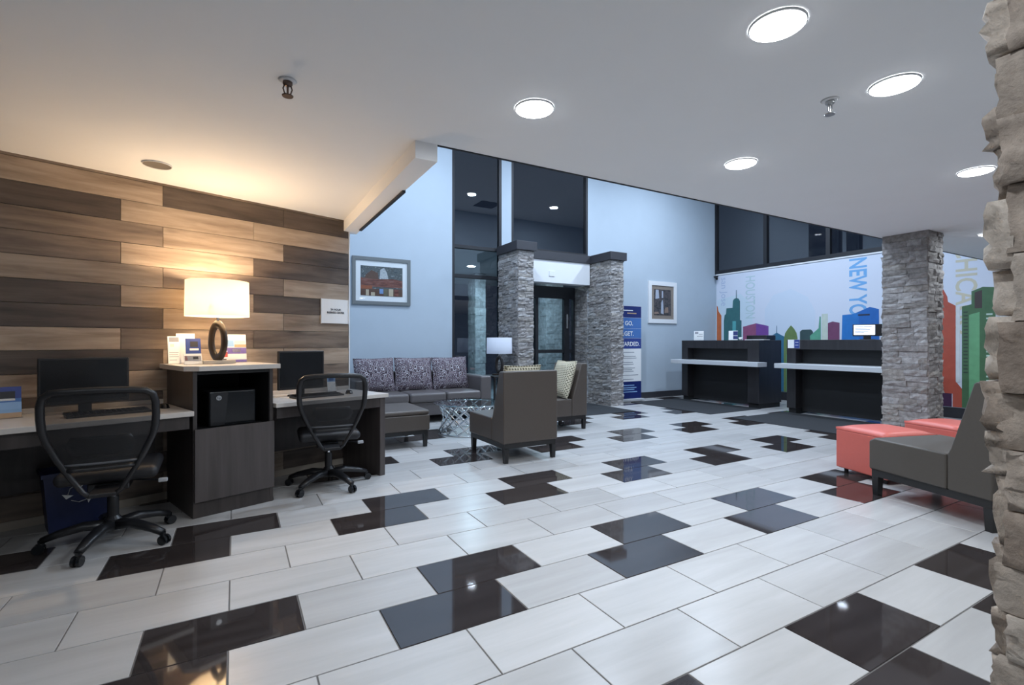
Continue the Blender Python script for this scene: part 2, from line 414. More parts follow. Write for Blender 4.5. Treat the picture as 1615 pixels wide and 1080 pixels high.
# wood-look wall: local x along the wall (0 = right end), local y into the wall
WALL = empty('wall_left', (1.028, 5.268, 0), 19, kind='structure')
MB().box(-7.4, 0.0, 0.012, 0.06, 0.0, LOWZ).build('wall_core', M['wall_grout'], WALL)
tones = [  # rows from the ceiling down: tone of the pieces from right to left
 'DDLMLDL', 'LLDMDLM', 'DLMDLML', 'DLMLDLM', 'LMLDLMD', 'DLDMLDL', 'LLDLDML', 'MMLDLMD', 'LLDMLDL', 'MLLDMLD',
 'DLMLDML', 'LDLMDLM', 'MLDLMDL', 'LDMLDLM', 'DLMDLML']
mats = {'L': M['wood_light'], 'M': M['wood_mid'], 'D': M['wood_dark']}
PL, PH = 0.946, 0.162
cache = {}
def plank(s0, s1, z0, z1, tone):
    key = (round(s1-s0, 3), round(z1-z0, 3), tone)
    if key not in cache:
        w, h, c = (s1-s0)/2-0.0015, (z1-z0)/2-0.0015, 0.0012
        m = MB(); vs_ = []
        for y, k in ((0.012, 0), (c, 0), (0.0, c)):
            for a, b in ((-1,-1),(1,-1),(1,1),(-1,1)): vs_.append((a*(w-k), y, b*(h-k)))
        fs = [(8,9,10,11)]
        for l in (0, 4):
            for i in range(4): j = (i+1) % 4; fs.append((l+i, l+j, l+4+j, l+4+i))
        cache[key] = m.add(vs_, fs).mesh('plank', mats[tone])
    o = bpy.data.objects.new('plank', cache[key]); col.objects.link(o); o.parent = WALL
    o.location = ((s0+s1)/2, 0, (z0+z1)/2)
for r_ in range(15):
    z1 = 2.492 - PH*r_; z0 = max(0.0, z1-PH)
    if z1 <= 0.03: break
    right = 0.0; nxt = -0.668 if r_ % 2 == 0 else -0.934
    for j in range(7):
        plank(nxt, right, z0, z1, tones[r_][j]); right = nxt; nxt -= PL
MB().box(-7.4, 0.0, -0.004, 0.012, 2.4925, LOWZ).build('top_strip', M['wood_mid'], WALL)
MB().box(0.0005, 0.012, -0.004, 0.06, 0.0, 2.40).build('edge_trim', M['white'], WALL)

# front wall with openings
fwl = empty('wall_front', (0,0,0), 0, kind='structure')
def fpiece(x0, x1, z0, z1, y0=FW, y1=FW+0.15): MB().box(x0, x1, y0, y1, z0, z1).build('wall_panel', M['wall'], fwl)
fpiece(1.031, 3.36, 0, HIGHZ)
fpiece(4.36, 4.57, 0, HIGHZ)
fpiece(6.40, MW, 0, HIGHZ)
fpiece(3.36, 4.36, 4.98, HIGHZ); fpiece(4.57, 6.40, 4.98, HIGHZ)
MB().box(4.642, 6.368, 8.0, 8.26, 2.43, 2.87).build('door_header', M['white'], fwl)
MB().box(4.66, 6.36, 7.97, 8.27, 2.871, 3.03).build('header_cap', M['cap'], fwl, bevel=0.004)
MB().box(5.36, 5.49, 7.988, 7.9995, 2.55, 2.66).build('sensor', M['white'], fwl, bevel=0.004)
MB().box(4.50, 4.62, FW+0.151, 8.56, 0, 2.43).build('door_jamb', M['wall'], fwl)
tag(MB().box(6.77, MW-0.001, FW-0.016, FW-0.0005, 0, 0.135).build('baseboard_front', M['cap']), kind='structure')
tag(MB().box(1.04, 3.36, FW-0.016, FW-0.0005, 0, 0.135).build('baseboard_front_left', M['cap']), kind='structure')

def window_y(name, x0, x1, z0, z1, mull, y=FW+0.05, fr=0.05):
    w = empty(name, (0,0,0), 0, kind='structure')
    d0, d1 = y-0.045, y+0.045
    MB().box(x0, x0+fr, d0, d1, z0, z1).build('window_frame', M['frame_black'], w)
    MB().box(x1-fr, x1, d0, d1, z0, z1).build('window_frame', M['frame_black'], w)
    MB().box(x0+fr, x1-fr, d0, d1, z1-fr, z1).build('window_frame', M['frame_black'], w)
    MB().box(x0+fr, x1-fr, d0, d1, z0, z0+fr).build('window_frame', M['frame_black'], w)
    zs = [z0+fr] + mull + [z1-fr]
    for i in range(len(zs)-1):
        MB().box(x0+fr, x1-fr, y-0.004, y+0.004, zs[i]+(0.03 if i else 0), zs[i+1]-(0.03 if i < len(zs)-2 else 0)).build('pane', M['glass'], w)
    for z in mull: MB().box(x0+fr, x1-fr, d0, d1, z-0.03, z+0.03).build('mullion', M['frame_black'], w)
    return w
window_y('window_1', 3.36, 4.36, 0.02, 4.98, [2.45, 2.98])
window_y('window_2', 4.57, 6.40, 3.04, 4.98, [])
# recessed entrance doors
door = empty('door_1', (0,0,0), 0, kind='structure')
Yd = 8.55
MB().box(4.62, 6.37, Yd-0.04, Yd+0.04, 2.18, 2.425).build('door_transom', M['frame_black'], door)
for x0, x1 in ((4.62,4.68),(5.37,5.44),(6.09,6.22),(6.33,6.37)):
    MB().box(x0, x1, Yd-0.04, Yd+0.04, 0, 2.18).build('door_stile', M['frame_black'], door)
for x0, x1 in ((4.68,5.37),(5.44,6.09),(6.22,6.33)):
    MB().box(x0, x1, Yd-0.03, Yd+0.03, 1.03, 1.10).build('door_rail', M['frame_black'], door)
    MB().box(x0, x1, Yd-0.03, Yd+0.03, 0, 0.12).build('door_rail', M['frame_black'], door)
    MB().box(x0, x1, Yd-0.004, Yd+0.004, 1.10, 2.18).build('pane', M['glass'], door)
    MB().box(x0, x1, Yd-0.004, Yd+0.004, 0.12, 1.03).build('pane', M['glass'], door)
MB().box(6.13, 6.17, Yd-0.075, Yd-0.041, 1.55, 1.85).build('door_handle', M['steel'], door, bevel=0.006)

# mural wall with clerestory windows
mwl = empty('wall_right', (0,0,0), 0, kind='structure')
MB().box(MW, MW+0.12, -3.6, FW+0.15, 0, 2.94).build('wall_panel', M['wall'], mwl)
MB().box(MW, MW+0.12, -3.6, SOF, 2.941, HIGHZ).build('wall_panel', M['wall'], mwl)
MB().box(MW, MW+0.12, SOF, FW+0.15, 4.98, HIGHZ).build('wall_panel', M['wall'], mwl)
tag(MB().box(MW-0.022, MW-0.0005, SOF+0.0, FW-0.02, 2.905, 2.935).build('trim_3', M['white']), kind='structure')
tag(MB().box(MW-0.016, MW-0.0005, -3.5, FW-0.02, 0, 0.17).build('baseboard_right', M['cap']), kind='structure')
cw = empty('window_3', (0,0,0), 0, kind='structure')
xa, xb = MW-0.03, MW+0.06
ym = [FW, 6.78, 5.44, 4.10, SOF+0.1]
MB().box(xa, xb, SOF+0.1, FW, 2.94, 3.02).build('window_frame', M['frame_black'], cw)
MB().box(xa, xb, SOF+0.1, FW, 4.90, 4.98).build('window_frame', M['frame_black'], cw)
for i, y in enumerate(ym):
    w = 0.05
    MB().box(xa, xb, y-(w if i == 0 else 0.04), y+(0 if i == 0 else 0.04), 3.02, 4.90).build('mullion', M['frame_black'], cw)
for i in range(4):
    MB().box(MW+0.02, MW+0.028, ym[i+1]+0.04, ym[i]-0.05, 3.02, 4.90).build('pane', M['glass'], cw)

# outside the front glass: paved porch, canopy, stone pier
tag(MB().box(1.0, 9.5, 8.61, 14.5, -0.12, -0.005).build('floor_porch', plain('porch_paving', (0.30,0.32,0.34), 0.5, noise=0.15, nscale=5)), kind='structure')
tag(MB().box(1.0, 9.5, 8.27, 13.5, 3.0, 3.03).build('ceiling_porch', plain('porch_soffit', (0.42,0.45,0.47), 0.8)), kind='structure')
tag(MB().box(1.9, 2.0, 8.27, 13.5, 0, 3.0).build('wall_porch', plain('porch_wall', (0.30,0.34,0.37), 0.7)), kind='structure')

# ------------------------------------------------------------------ stone cladding
def stone_variants(n, nx, nz, rough, roundy, mat, seed):
    rnd = random.Random(seed); out = []
    for q in range(n):
        vs_ = []; fs = []
        for j in range(nz+1):
            for i in range(nx+1):
                u, w = i/nx, j/nz
                e = min(u, 1-u, w*0.7, (1-w)*0.7)
                d = -1 + rough*rnd.random() + (roundy*max(0, 0.22-e)/0.22 if roundy else (0.18 if e < 0.02 else 0))
                jx = (rnd.random()-0.5)*0.5/nx if 0 < i < nx else 0
                jz = (rnd.random()-0.5)*0.5/nz if 0 < j < nz else 0
                ex = (rnd.random()-0.5)*0.05 if i in (0, nx) else 0
                vs_.append((u-0.5+jx+ex*0.6, d, w-0.5+jz))
        W = nx+1
        for j in range(nz):
            for i in range(nx): fs.append((j*W+i, j*W+i+1, (j+1)*W+i+1, (j+1)*W+i))
        loop = [i for i in range(nx)] + [j*W+nx for j in range(nz)] + [nz*W+nx-i for i in range(nx)] + [(nz-j)*W for j in range(nz)]
        b = len(vs_)
        for t in loop: x, y, z = vs_[t]; vs_.append((x, 0.0, z))
        for t in range(len(loop)):
            u_ = (t+1) % len(loop); fs.append((loop[t], b+t, b+u_, loop[u_]))
        m = MB(); m.v = vs_; m.f = fs; out.append(m.mesh('stone', mat))
    return out
SV = stone_variants(9, 3, 2, 0.45, 0, M['stone'], 3)
SVT = stone_variants(10, 10, 6, 0.40, 0.10, M['stone_tan'], 5)
for me in SVT:
    for p in me.polygons: p.use_smooth = True
SVP = stone_variants(5, 2, 2, 0.3, 0, M['stone_pale'], 9)
def clad(parent, p0, ang, width, z0, z1, rows, lens, deps, variants, rnd, gap=0.002, over=0.0):
    """ledge stones on a vertical face that starts at p0 and runs along ang (degrees); outward is the face's right-hand side"""
    a = R(ang); dx, dy = math.cos(a), math.sin(a)
    z = z0
    while z < z1 - 0.012:
        h = rnd.uniform(*rows)
        if z + h > z1 - 0.02: h = z1 - z
        s = -over*rnd.random()
        end = width + over*rnd.random()
        while s < end - 0.01:
            l = rnd.uniform(*lens)
            if s + l > end - 0.05: l = end - s
            o = bpy.data.objects.new('stone', rnd.choice(variants)); col.objects.link(o); o.parent = parent
            o.location = (p0[0] + dx*(s+l/2), p0[1] + dy*(s+l/2), z + h/2)
            o.rotation_euler = (0, 0, a); o.scale = (l-gap, rnd.uniform(*deps), h-gap)
            s += l
        z += h
def pillar(name, x0, x1, y0, y1, top, label, group, faces, cap=None, rows=(0.045,0.065), lens=(0.12,0.26), deps=(0.018,0.045), variants=SV, seed=1, core=None, over=0.015, core_z=None):
    p = empty(name, ((x0+x1)/2, (y0+y1)/2, 0), 0, label, 'pillar', group)
    cx, cy = (x0+x1)/2, (y0+y1)/2
    MB().box(x0-cx, x1-cx, y0-cy, y1-cy, 0, top-0.002 if cap is None else top).build('core', core or M['cap'], p)
    rnd = random.Random(seed)
    if 'w' in faces: clad(p, (x0-cx, y1-cy), -90, y1-y0, 0, top, rows, lens, deps, variants, rnd, over=over)
    if 's' in faces: clad(p, (x0-cx, y0-cy), 0, x1-x0, 0, top, rows, lens, deps, variants, rnd, over=over)
    if 'n' in faces: clad(p, (x1-cx, y1-cy), 180, x1-x0, 0, top, rows, lens, deps, variants, rnd, over=over)
    if 'e' in faces: clad(p, (x1-cx, y0-cy), 90, y1-y0, 0, top, rows, lens, deps, variants, rnd, over=over)
    if cap: MB().box(x0-cx-0.06, x1-cx+0.06, y0-cy-0.06, y1-cy, top+0.001, top+cap).build('cap', M['cap'], p, bevel=0.006)
    return p
pillar('stone_pillar', 4.31, 4.61, 7.40, FW-0.002, 2.87, 'grey stacked-stone entrance pillar behind the white-shaded table lamp', 'entrance pillars', 'ws', cap=0.16, seed=11, rows=(0.050,0.072), lens=(0.13,0.28))
pr = pillar('stone_pillar', 6.42, 6.72, 7.40, FW-0.002, 2.87, 'grey stacked-stone entrance pillar beside the blue and white banner', 'entrance pillars', 'ws', cap=0.16, seed=12, rows=(0.050,0.072), lens=(0.13,0.28))
clad(fwl, (6.399, 8.56), -90, 0.455, 0, 2.43, (0.05,0.072), (0.13,0.25), (0.012,0.026), SV, random.Random(4))
pillar('stone_column', 6.745, 7.095, 2.48, 2.90, LOWZ, 'grey stacked-stone column standing by the right reception desk', None, 'wsne', seed=13, rows=(0.055,0.08), lens=(0.14,0.30), deps=(0.018,0.045))
pillar('stone_column', 0.872, 1.25, -0.22, 0.226, LOWZ, 'tan rough stone column at the right edge of the view', None, 'wn', seed=23, rows=(0.055,0.095), lens=(0.14,0.26), deps=(0.022,0.042), variants=SVT, core=M['wall_grout'], over=0.02)
pillar('stone_pier', 7.43, 7.95, 11.2, 11.7, 2.99, 'pale stone pier outside the glass entrance door', None, 'ws', seed=31, rows=(0.14,0.2), lens=(0.2,0.3), deps=(0.02,0.04), variants=SVP, core=M['grey_ink'])
pillar('stone_pier', 5.28, 5.55, 11.2, 11.6, 2.99, 'pale stone pier outside the tall left window', None, 'ws', seed=32, rows=(0.14,0.2), lens=(0.2,0.3), deps=(0.02,0.04), variants=SVP, core=M['grey_ink'])

# ------------------------------------------------------------------ light fixtures
def area(name, loc, size, power, color, parent=None, spread=180):
    l = bpy.data.lights.new(name, 'AREA'); l.shape = 'DISK'; l.size = size; l.energy = power; l.color = color; l.spread = R(spread)
    o = bpy.data.objects.new(name, l); o.location = loc; col.objects.link(o)
    if parent: o.parent = parent
    return o
def downlight(x, y, z, r, power, color, label, group, lit=True):
    d = empty('recessed_downlight', (x, y, z), 0, label, 'ceiling light', group)
    MB().lathe_open([(r, -0.003), (r, -0.010), (r*1.02, -0.010), (r*1.05, -0.006), (r*1.055, -0.001)], 32).build('trim_ring', M['white'], d, smooth=True)
    if lit:
        MB().lathe([(0.0, -0.022), (r*0.5, -0.021), (r*0.85, -0.017), (r*0.985, -0.0115), (r*0.99, -0.003)], 32).build('lens', M['led'], d, smooth=True)
        area('light', (0, 0, -0.028), r*1.7, power, color, d)
    else:
        MB().lathe_open([(r, -0.006), (r*0.72, -0.0015), (0.0, -0.001)], 32).build('baffle', plain('dim_baffle', (0.16,0.14,0.12), 0.6), d, smooth=True)
    return d
LOWL = [(1.40,2.23,'recessed ceiling downlight left of the others, above the near taupe chair'),
        (1.87,1.17,'recessed ceiling downlight nearest the top edge of the view'),
        (2.80,1.16,'recessed ceiling downlight just right of the chrome sprinkler head'),
        (3.09,2.20,'recessed ceiling downlight in the middle, between sprinkler and soffit edge'),
        (4.73,1.45,'recessed ceiling downlight beside the tan stone column, upper of two'),
        (7.60,2.20,'small far recessed ceiling downlight right of the grey stone column')]
for x, y, lb in LOWL: downlight(x, y, LOWZ, 0.10, LOW_W, COOL, lb, 'lit recessed downlights')
for x, y in ((-1.6,0.6),(-0.15,0.25),(2.6,-1.2),(4.6,-1.2),(6.4,0.6),(8.8,1.2)):  # unseen downlights, added; the one over the camera brightens the tan column
    downlight(x, y, LOWZ, 0.10, LOW_W, COOL, 'unseen added downlight in the low ceiling behind the view', 'added downlights behind the view')
downlight(-0.48, 4.25, LOWZ, 0.085, 0, WARM, 'unlit recessed can light in the warm ceiling above the desks', None, lit=False)
for x, y in ((2.6,6.4),(5.4,4.6),(5.4,6.4),(8.0,6.4),(8.0,4.6),(2.6,4.4)):
    downlight(x, y, HIGHZ, 0.12, HIGH_W, COOLER, 'lit recessed downlight in the tall lobby ceiling', 'tall lobby downlights')
for x, y, lb in ((6.6,10.2,'porch soffit downlight seen through the glass entrance door'),(4.7,10.2,'porch soffit downlight seen through the tall left window')):
    downlight(x, y, 3.0, 0.10, 40, (0.62,0.86,1.0), lb, 'porch downlights')
for vx in (3.4, 4.4, 6.2):
    v = empty('air_vent', (vx, 3.9, HIGHZ), 0, 'black square air vent in the tall lobby ceiling', 'vent', 'tall lobby vents')
    MB().box(-0.3,0.3,-0.3,0.3,-0.012,-0.001).build('vent_frame', M['frame_black'], v)
    for k in range(8): MB().box(-0.27,0.27,-0.26+k*0.07,-0.235+k*0.07,-0.02,-0.0125).build('slat', M['frame_black'], v)

def sprinkler(x, y, label, pend):
    s = empty('sprinkler_head', (x, y, LOWZ), 0, label, 'sprinkler', 'ceiling sprinklers')
    MB().lathe([(0.0,-0.008),(0.03,-0.008),(0.042,-0.001),(0.0,-0.001)][::-1], 24).build('escutcheon', M['white'], s, smooth=True)
    m = M['steel'] if pend else plain('dull_brass', (0.16,0.11,0.09), 0.4, metal=0.8)
    MB().lathe([(0.0,-0.0085),(0.022,-0.0085),(0.022,-0.02),(0.012,-0.028),(0.0,-0.028)][::-1], 16).build('body', m, s, smooth=True)
    MB().tube([(0,0,-0.027),(0,0,-0.07)], 0.005, 8).build('stem', m, s)
    for k in (-1, 1):
        MB().tube([(k*0.014,0,-0.024),(k*0.020,0,-0.042),(k*0.014,0,-0.062),(0,0,-0.072)], 0.0035, 6).build('arm', m, s, smooth=True)
    MB().lathe([(0.0,-0.078),(0.024,-0.078),(0.026,-0.074),(0.0,-0.070)][::-1], 16).build('deflector', m, s)
sprinkler(0.22, 2.58, 'dull brass sprinkler head in the ceiling left of the beam', False)
sprinkler(2.69, 1.40, 'chrome sprinkler head between the ceiling downlights', True)

# ------------------------------------------------------------------ business centre along the wood wall
SD, CD = math.sin(R(19)), math.cos(R(19))
def W(s, q, z=0.0): return (1.028 + s*CD + q*SD, 5.268 + s*SD - q*CD, z)
TOP = 0.77
def desk(s0, s1, depth, panel_side, label):
    w = s1 - s0; sc = (s0+s1)/2
    d = empty('desk', W(sc, depth/2), 19, label, 'desk', 'desks along the wood wall')
    h = depth/2
    MB().box(-w/2, w/2, -h, h-0.01, TOP-0.035, TOP).build('worktop', M['worktop'], d, bevel=0.004)
    MB().box(-w/2+0.02, w/2-0.02, -h+0.035, -h+0.055, TOP-0.125, TOP-0.036).build('apron', M['laminate'], d)
    x0, x1 = (w/2-0.075, w/2-0.02) if panel_side > 0 else (-w/2+0.02, -w/2+0.075)
    MB().box(x0, x1, -h+0.03, h-0.015, 0.0, TOP-0.036).build('end_panel', M['laminate_panel'], d, bevel=0.002)
    MB().box(-w/2+0.08, w/2-0.08, h-0.05, h-0.035, 0.25, TOP-0.036).build('back_panel', M['laminate'], d)
    MB().box(-w/2+0.02, w/2-0.02, h-0.030, h-0.012, TOP+0.001, TOP+0.035).build('backsplash', M['worktop'], d, bevel=0.003)
    return d
desk(-1.035, 0.005, 0.71, 1, 'dark desk with pale worktop, nearest the patterned sofa')
desk(-2.64, -1.597, 0.72, -1, 'dark desk with pale worktop at the left edge of the view')
# cabinet between the desks
cab = empty('cabinet', W(-1.315, 0.34), 19, 'tall dark cabinet between the desks, pale top and open niche', 'cabinet')
hw, hd = 0.275, 0.325
MB().box(-hw, -hw+0.025, -hd, hd, 0.0, 1.045).build('side_panel', M['laminate'], cab)
MB().box(hw-0.025, hw, -hd, hd, 0.0, 1.045).build('side_panel', M['laminate'], cab)
MB().box(-hw+0.0255, hw-0.0255, hd-0.02, hd, 0.0, 1.045).build('back_panel', M['black_inside'], cab)
MB().box(-hw+0.0255, hw-0.0255, -hd+0.005, hd-0.021, 0.60, 0.62).build('niche_shelf', M['black_inside'], cab)
MB().box(-hw+0.0255, hw-0.0255, -hd+0.005, hd-0.021, 1.02, 1.045).build('niche_ceiling', M['black_inside'], cab)
MB().box(-hw+0.0255, -hw+0.029, -hd+0.01, hd-0.021, 0.621, 1.019).build('niche_lining', M['black_inside'], cab)
MB().box(hw-0.029, hw-0.0255, -hd+0.01, hd-0.021, 0.621, 1.019).build('niche_lining', M['black_inside'], cab)
MB().box(-hw+0.006, hw+0.002, -hd-0.022, -hd-0.001, 0.115, 0.632).build('door', M['laminate_panel'], cab, bevel=0.002)
MB().box(-hw+0.0255, hw-0.0255, -hd+0.002, -hd+0.02, 0.0, 0.11).build('kick_plate', M['laminate'], cab)
MB().prism([(-hw-0.05,-hd+0.03),(-hw+0.03,-hd-0.035),(hw+0.045,-hd-0.035),(hw+0.045,hd),(-hw-0.05,hd)], 1.046, 1.082).build('top_slab', M['worktop'], cab, bevel=0.003)
# computer in the niche
pc = empty('computer_tower', W(-1.30, 0.36, 0.6205), 19, 'black computer box with round silver emblem in the cabinet niche', 'computer')
MB().box(-0.165, 0.165, -0.22, 0.22, 0.0, 0.265).build('case', M['black_gloss'], pc, bevel=0.012)
MB().prism([(-0.155,0.012),(-0.06,0.012),(-0.035,0.253),(-0.155,0.253)], -0.226, -0.2205, 'y').build('bezel', M['black_plastic'], pc)
em = MB().lathe([(0.0,0.0),(0.018,0.0),(0.018,0.003),(0.0,0.003)], 24).build('emblem', M['steel'], pc)
em.location = (-0.10, -0.2265, 0.215); em.rotation_euler = (R(90), 0, 0)
text('emblem_lettering', 'hp', 0.024, M['ink'], em, (0, 0, 0.0034), (0, 0, 0), sx=1.0)

# table lamps
def table_lamp(loc, rz, label, lit, ring):
    l = empty('table_lamp', loc, rz, label, 'lamp', 'ring-base table lamps')
    MB().box(-0.115, 0.115, -0.05, 0.05, 0.0, 0.028).build('base', M['lamp_base'] if lit else M['lamp_dark'], l, bevel=0.003)
    pts = [(0.085*math.sin(a), 0, 0.178+0.132*math.cos(a)) for a in [2*math.pi*i/36 for i in range(36)]]
    rg = MB().tube(pts, 0.030, 10, closed=True, flat=(0.62, 1.15)).build('ring', M['lamp_dark'], l, smooth=True)
    rg.rotation_euler = (0, 0, R(ring - rz))
    MB().tube([(0,0,0.325),(0,0,0.40)], 0.011, 12).build('neck', M['chrome'], l, smooth=True)
    MB().tube([(0,0,0.40),(0,0,0.45)], 0.017, 12).build('socket', M['chrome'], l, smooth=True)
    sh = MB().lathe_open([(0.222,0.372),(0.218,0.648),(0.216,0.648),(0.220,0.372)], 48).build('shade', M['shade_lit'] if lit else M['shade_off'], l, smooth=True)
    for k in range(3):
        a = 2*math.pi*k/3
        MB().tube([(0,0,0.448),(0.218*math.cos(a),0.218*math.sin(a),0.448)], 0.003, 6).build('spider_arm', M['chrome'], l)
    bu = MB().lathe([(0.0,0.0),(0.014,0.004),(0.03,0.04),(0.028,0.065),(0.012,0.085),(0.0,0.088)], 16).build('bulb', M['bulb'] if lit else M['paper'], l, smooth=True)
    bu.location = (0, 0, 0.452)
    if lit:
        pl = bpy.data.lights.new('bulb_light', 'POINT'); pl.energy = 26; pl.color = WARM; pl.shadow_soft_size = 0.035
        po = bpy.data.objects.new('bulb_light', pl); po.location = (0, 0, 0.575); col.objects.link(po); po.parent = l
    return l
table_lamp(W(-1.33, 0.34, 1.083), 19, 'glowing cream drum-shade lamp with dark ring base on the cabinet', True, -57)

# leaflets, brochures and holders
def card(name, loc, rz, w, h, tilt, label, cat, bands, base='paper', t=0.004, group=None, holder=None):
    """upright printed card; bands are (z0, z1, material[, x0, x1]) in fractions of its face"""
    c = empty(name, loc, rz, label, cat, group)
    p = MB().box(-w/2, w/2, -t/2, t/2, 0.003, h).build('sheet', M[base], c)
    p.rotation_euler = (R(-tilt), 0, 0)
    for b in bands:
        x0, x1 = (b[3], b[4]) if len(b) > 3 else (0, 1)
        MB().box(-w/2+w*x0, -w/2+w*x1, -t/2-0.0008, -t/2-0.0001, 0.003+(h-0.003)*b[0], 0.003+(h-0.003)*b[1]).build('print', M[b[2]], p)
    if holder:
        MB().box(-w/2-0.006, w/2+0.006, -0.026, -0.023, 0.0, h*holder).build('holder_front', M['acrylic'], c)
        MB().box(-w/2-0.006, w/2+0.006, -0.0225, h*math.sin(R(tilt))+0.01, 0.0, 0.002).build('holder_base', M['acrylic'], c)
    return c
card('leaflet', W(-1.575, 0.16, 1.083), 27, 0.085, 0.215, 5, 'cream leaflet with small photo header at the cabinet top\'s left', 'leaflet', [(0.80,0.97,'grey_ink',0.12,0.9),(0.62,0.72,'paper_warm',0.2,0.5),(0.40,0.42,'grey_ink',0.1,0.85),(0.32,0.34,'grey_ink',0.1,0.8),(0.24,0.26,'grey_ink',0.1,0.85),(0.12,0.14,'grey_ink',0.1,0.7)])
card('leaflet', W(-1.475, 0.07, 1.083), 19, 0.13, 0.24, 4, 'blank white sheet standing behind the blue brochure', 'leaflet', [])
card('brochure', W(-1.455, 0.20, 1.083), 19, 0.105, 0.20, 8, 'blue travel brochure standing left of the ring-base lamp', 'brochure', [(0.0,0.12,'ink',0.0,0.45),(0.12,0.4,'blue_mid'),(0.52,0.60,'paper',0.25,0.85),(0.66,0.88,'ink',0.3,0.8)], base='blue', holder=0.45)
card('booklet', W(-1.505, 0.37, 1.083), 19, 0.12, 0.085, 18, 'small red and grey booklet at the cabinet front edge', 'booklet', [(0.3,0.8,'grey_ink',0.05,0.95),(0.35,0.8,'red_p',0.05,0.2),(0.45,0.7,'ink',0.5,0.8),(0.0,0.18,'paper')], holder=0.6)
card('brochure_stack', W(-1.135, 0.18, 1.083), 15, 0.15, 0.235, 7, 'purple and white brochures in a clear holder right of the lamp', 'brochure', [(0.0,0.09,'purple_p'),(0.1,0.30,'paper'),(0.30,0.52,'purple_p'),(0.36,0.48,'paper',0.3,0.7),(0.54,0.64,'tan_p',0.4,1.0),(0.56,0.8,'sky',0.0,0.38),(0.66,0.78,'paper_warm',0.4,0.95)], holder=0.4)
card('leaflet', W(-1.235, 0.20, 1.083), 19, 0.05, 0.10, 8, 'small red and white card tucked behind the lamp ring', 'leaflet', [(0.45,0.9,'red_p'),(0.1,0.3,'ink',0.3,0.8)])
card('brochure', W(-2.49, 0.22, TOP+0.001), 19, 0.14, 0.20, 10, 'blue beach brochure on the desk at the left edge', 'brochure', [(0.0,0.16,'tan_p'),(0.16,0.5,'sky'),(0.5,0.62,'blue_mid'),(0.55,0.62,'paper',0.1,0.8),(0.62,0.85,'ink',0.2,0.8)], base='blue', holder=0.3)
card('card_holder', W(-0.262, 0.14, TOP+0.001), 19, 0.085, 0.17, 8, 'blue and white card in a clear stand beside the right monitor', 'card', [(0.55,0.98,'sky'),(0.6,0.75,'blue_mid',0.2,0.8),(0.05,0.5,'paper')], holder=0.5)
# sign on the wood wall
sg = empty('wall_sign', W(-0.155, 0.004, 1.565), 19, 'small white business centre sign on the wood wall', 'sign')
arc = []
for i in range(9):
    x = -0.15 + 0.3*i/8; arc.append((x, -0.016 + 0.010*(x/0.15)**2))
MB().prism(arc + [(0.15, 0.0), (-0.15, 0.0)], -0.122, 0.122).build('plate', M['paper'], sg)
MB().box(-0.152, -0.144, -0.012, 0.0, -0.126, 0.126).build('end_cap', M['white'], sg)
MB().box(0.144, 0.152, -0.012, 0.0, -0.126, 0.126).build('end_cap', M['white'], sg)
text('lettering', '24 HOUR', 0.027, M['ink'], sg, (0.0, -0.0168, 0.017), (R(90), 0, 0), bold=0.0007)
text('lettering', 'BUSINESS CENTER', 0.027, M['ink'], sg, (0.0, -0.0168, -0.014), (R(90), 0, 0), bold=0.0007, sx=0.85)

# monitors, keyboards, mice
def monitor(s, q, w, h, zc, label, rz=19):
    m = empty('monitor', W(s, q, TOP+0.001), rz, label, 'monitor', 'desk monitors')
    zc -= TOP
    MB().box(-w/2, w/2, -0.012, 0.022, zc-h/2, zc+h/2).build('casing', M['black_plastic'], m, bevel=0.006)
    MB().box(-w/2+0.014, w/2-0.014, -0.0135, -0.0121, zc-h/2+0.022, zc+h/2-0.014).build('screen', M['screen'], m)
    MB().box(-0.035, 0.035, 0.012, 0.03, 0.012, zc-h/2+0.08).build('stand_neck', M['black_plastic'], m)
    MB().lathe([(0.0,0.0),(0.12,0.0),(0.115,0.010),(0.0,0.014)], 28).build('stand_foot', M['black_gloss'], m, smooth=False)
    return m
monitor(-2.112, 0.24, 0.475, 0.31, 0.99, 'wide dark monitor on the desk at the left edge')
monitor(-0.63, 0.28, 0.42, 0.345, 1.0, 'squarish dark monitor on the desk beside the sofa')
def keyboard(s, q, label):
    k = empty('keyboard', W(s, q, TOP+0.001), 19, label, 'keyboard', 'desk keyboards')
    MB().prism([(-0.07,0.0),(0.07,0.0),(0.07,0.024),(-0.07,0.012)], -0.22, 0.22, 'x').build('body', M['black_plastic'], k, bevel=0.003)
    ky = MB()
    for r_ in range(5):
        for c in range(15):
            y = -0.055+r_*0.025; z = 0.0125+0.012*(y+0.07)/0.14
            ky.box(-0.21+c*0.028, -0.21+c*0.028+0.023, y, y+0.019, z, z+0.005)
    tag(ky.build('keys', M['black_gloss'], k), kind='stuff')
keyboard(-2.02, 0.46, 'black keyboard on the desk at the left edge')
keyboard(-0.58, 0.48, 'black keyboard on the desk beside the sofa')
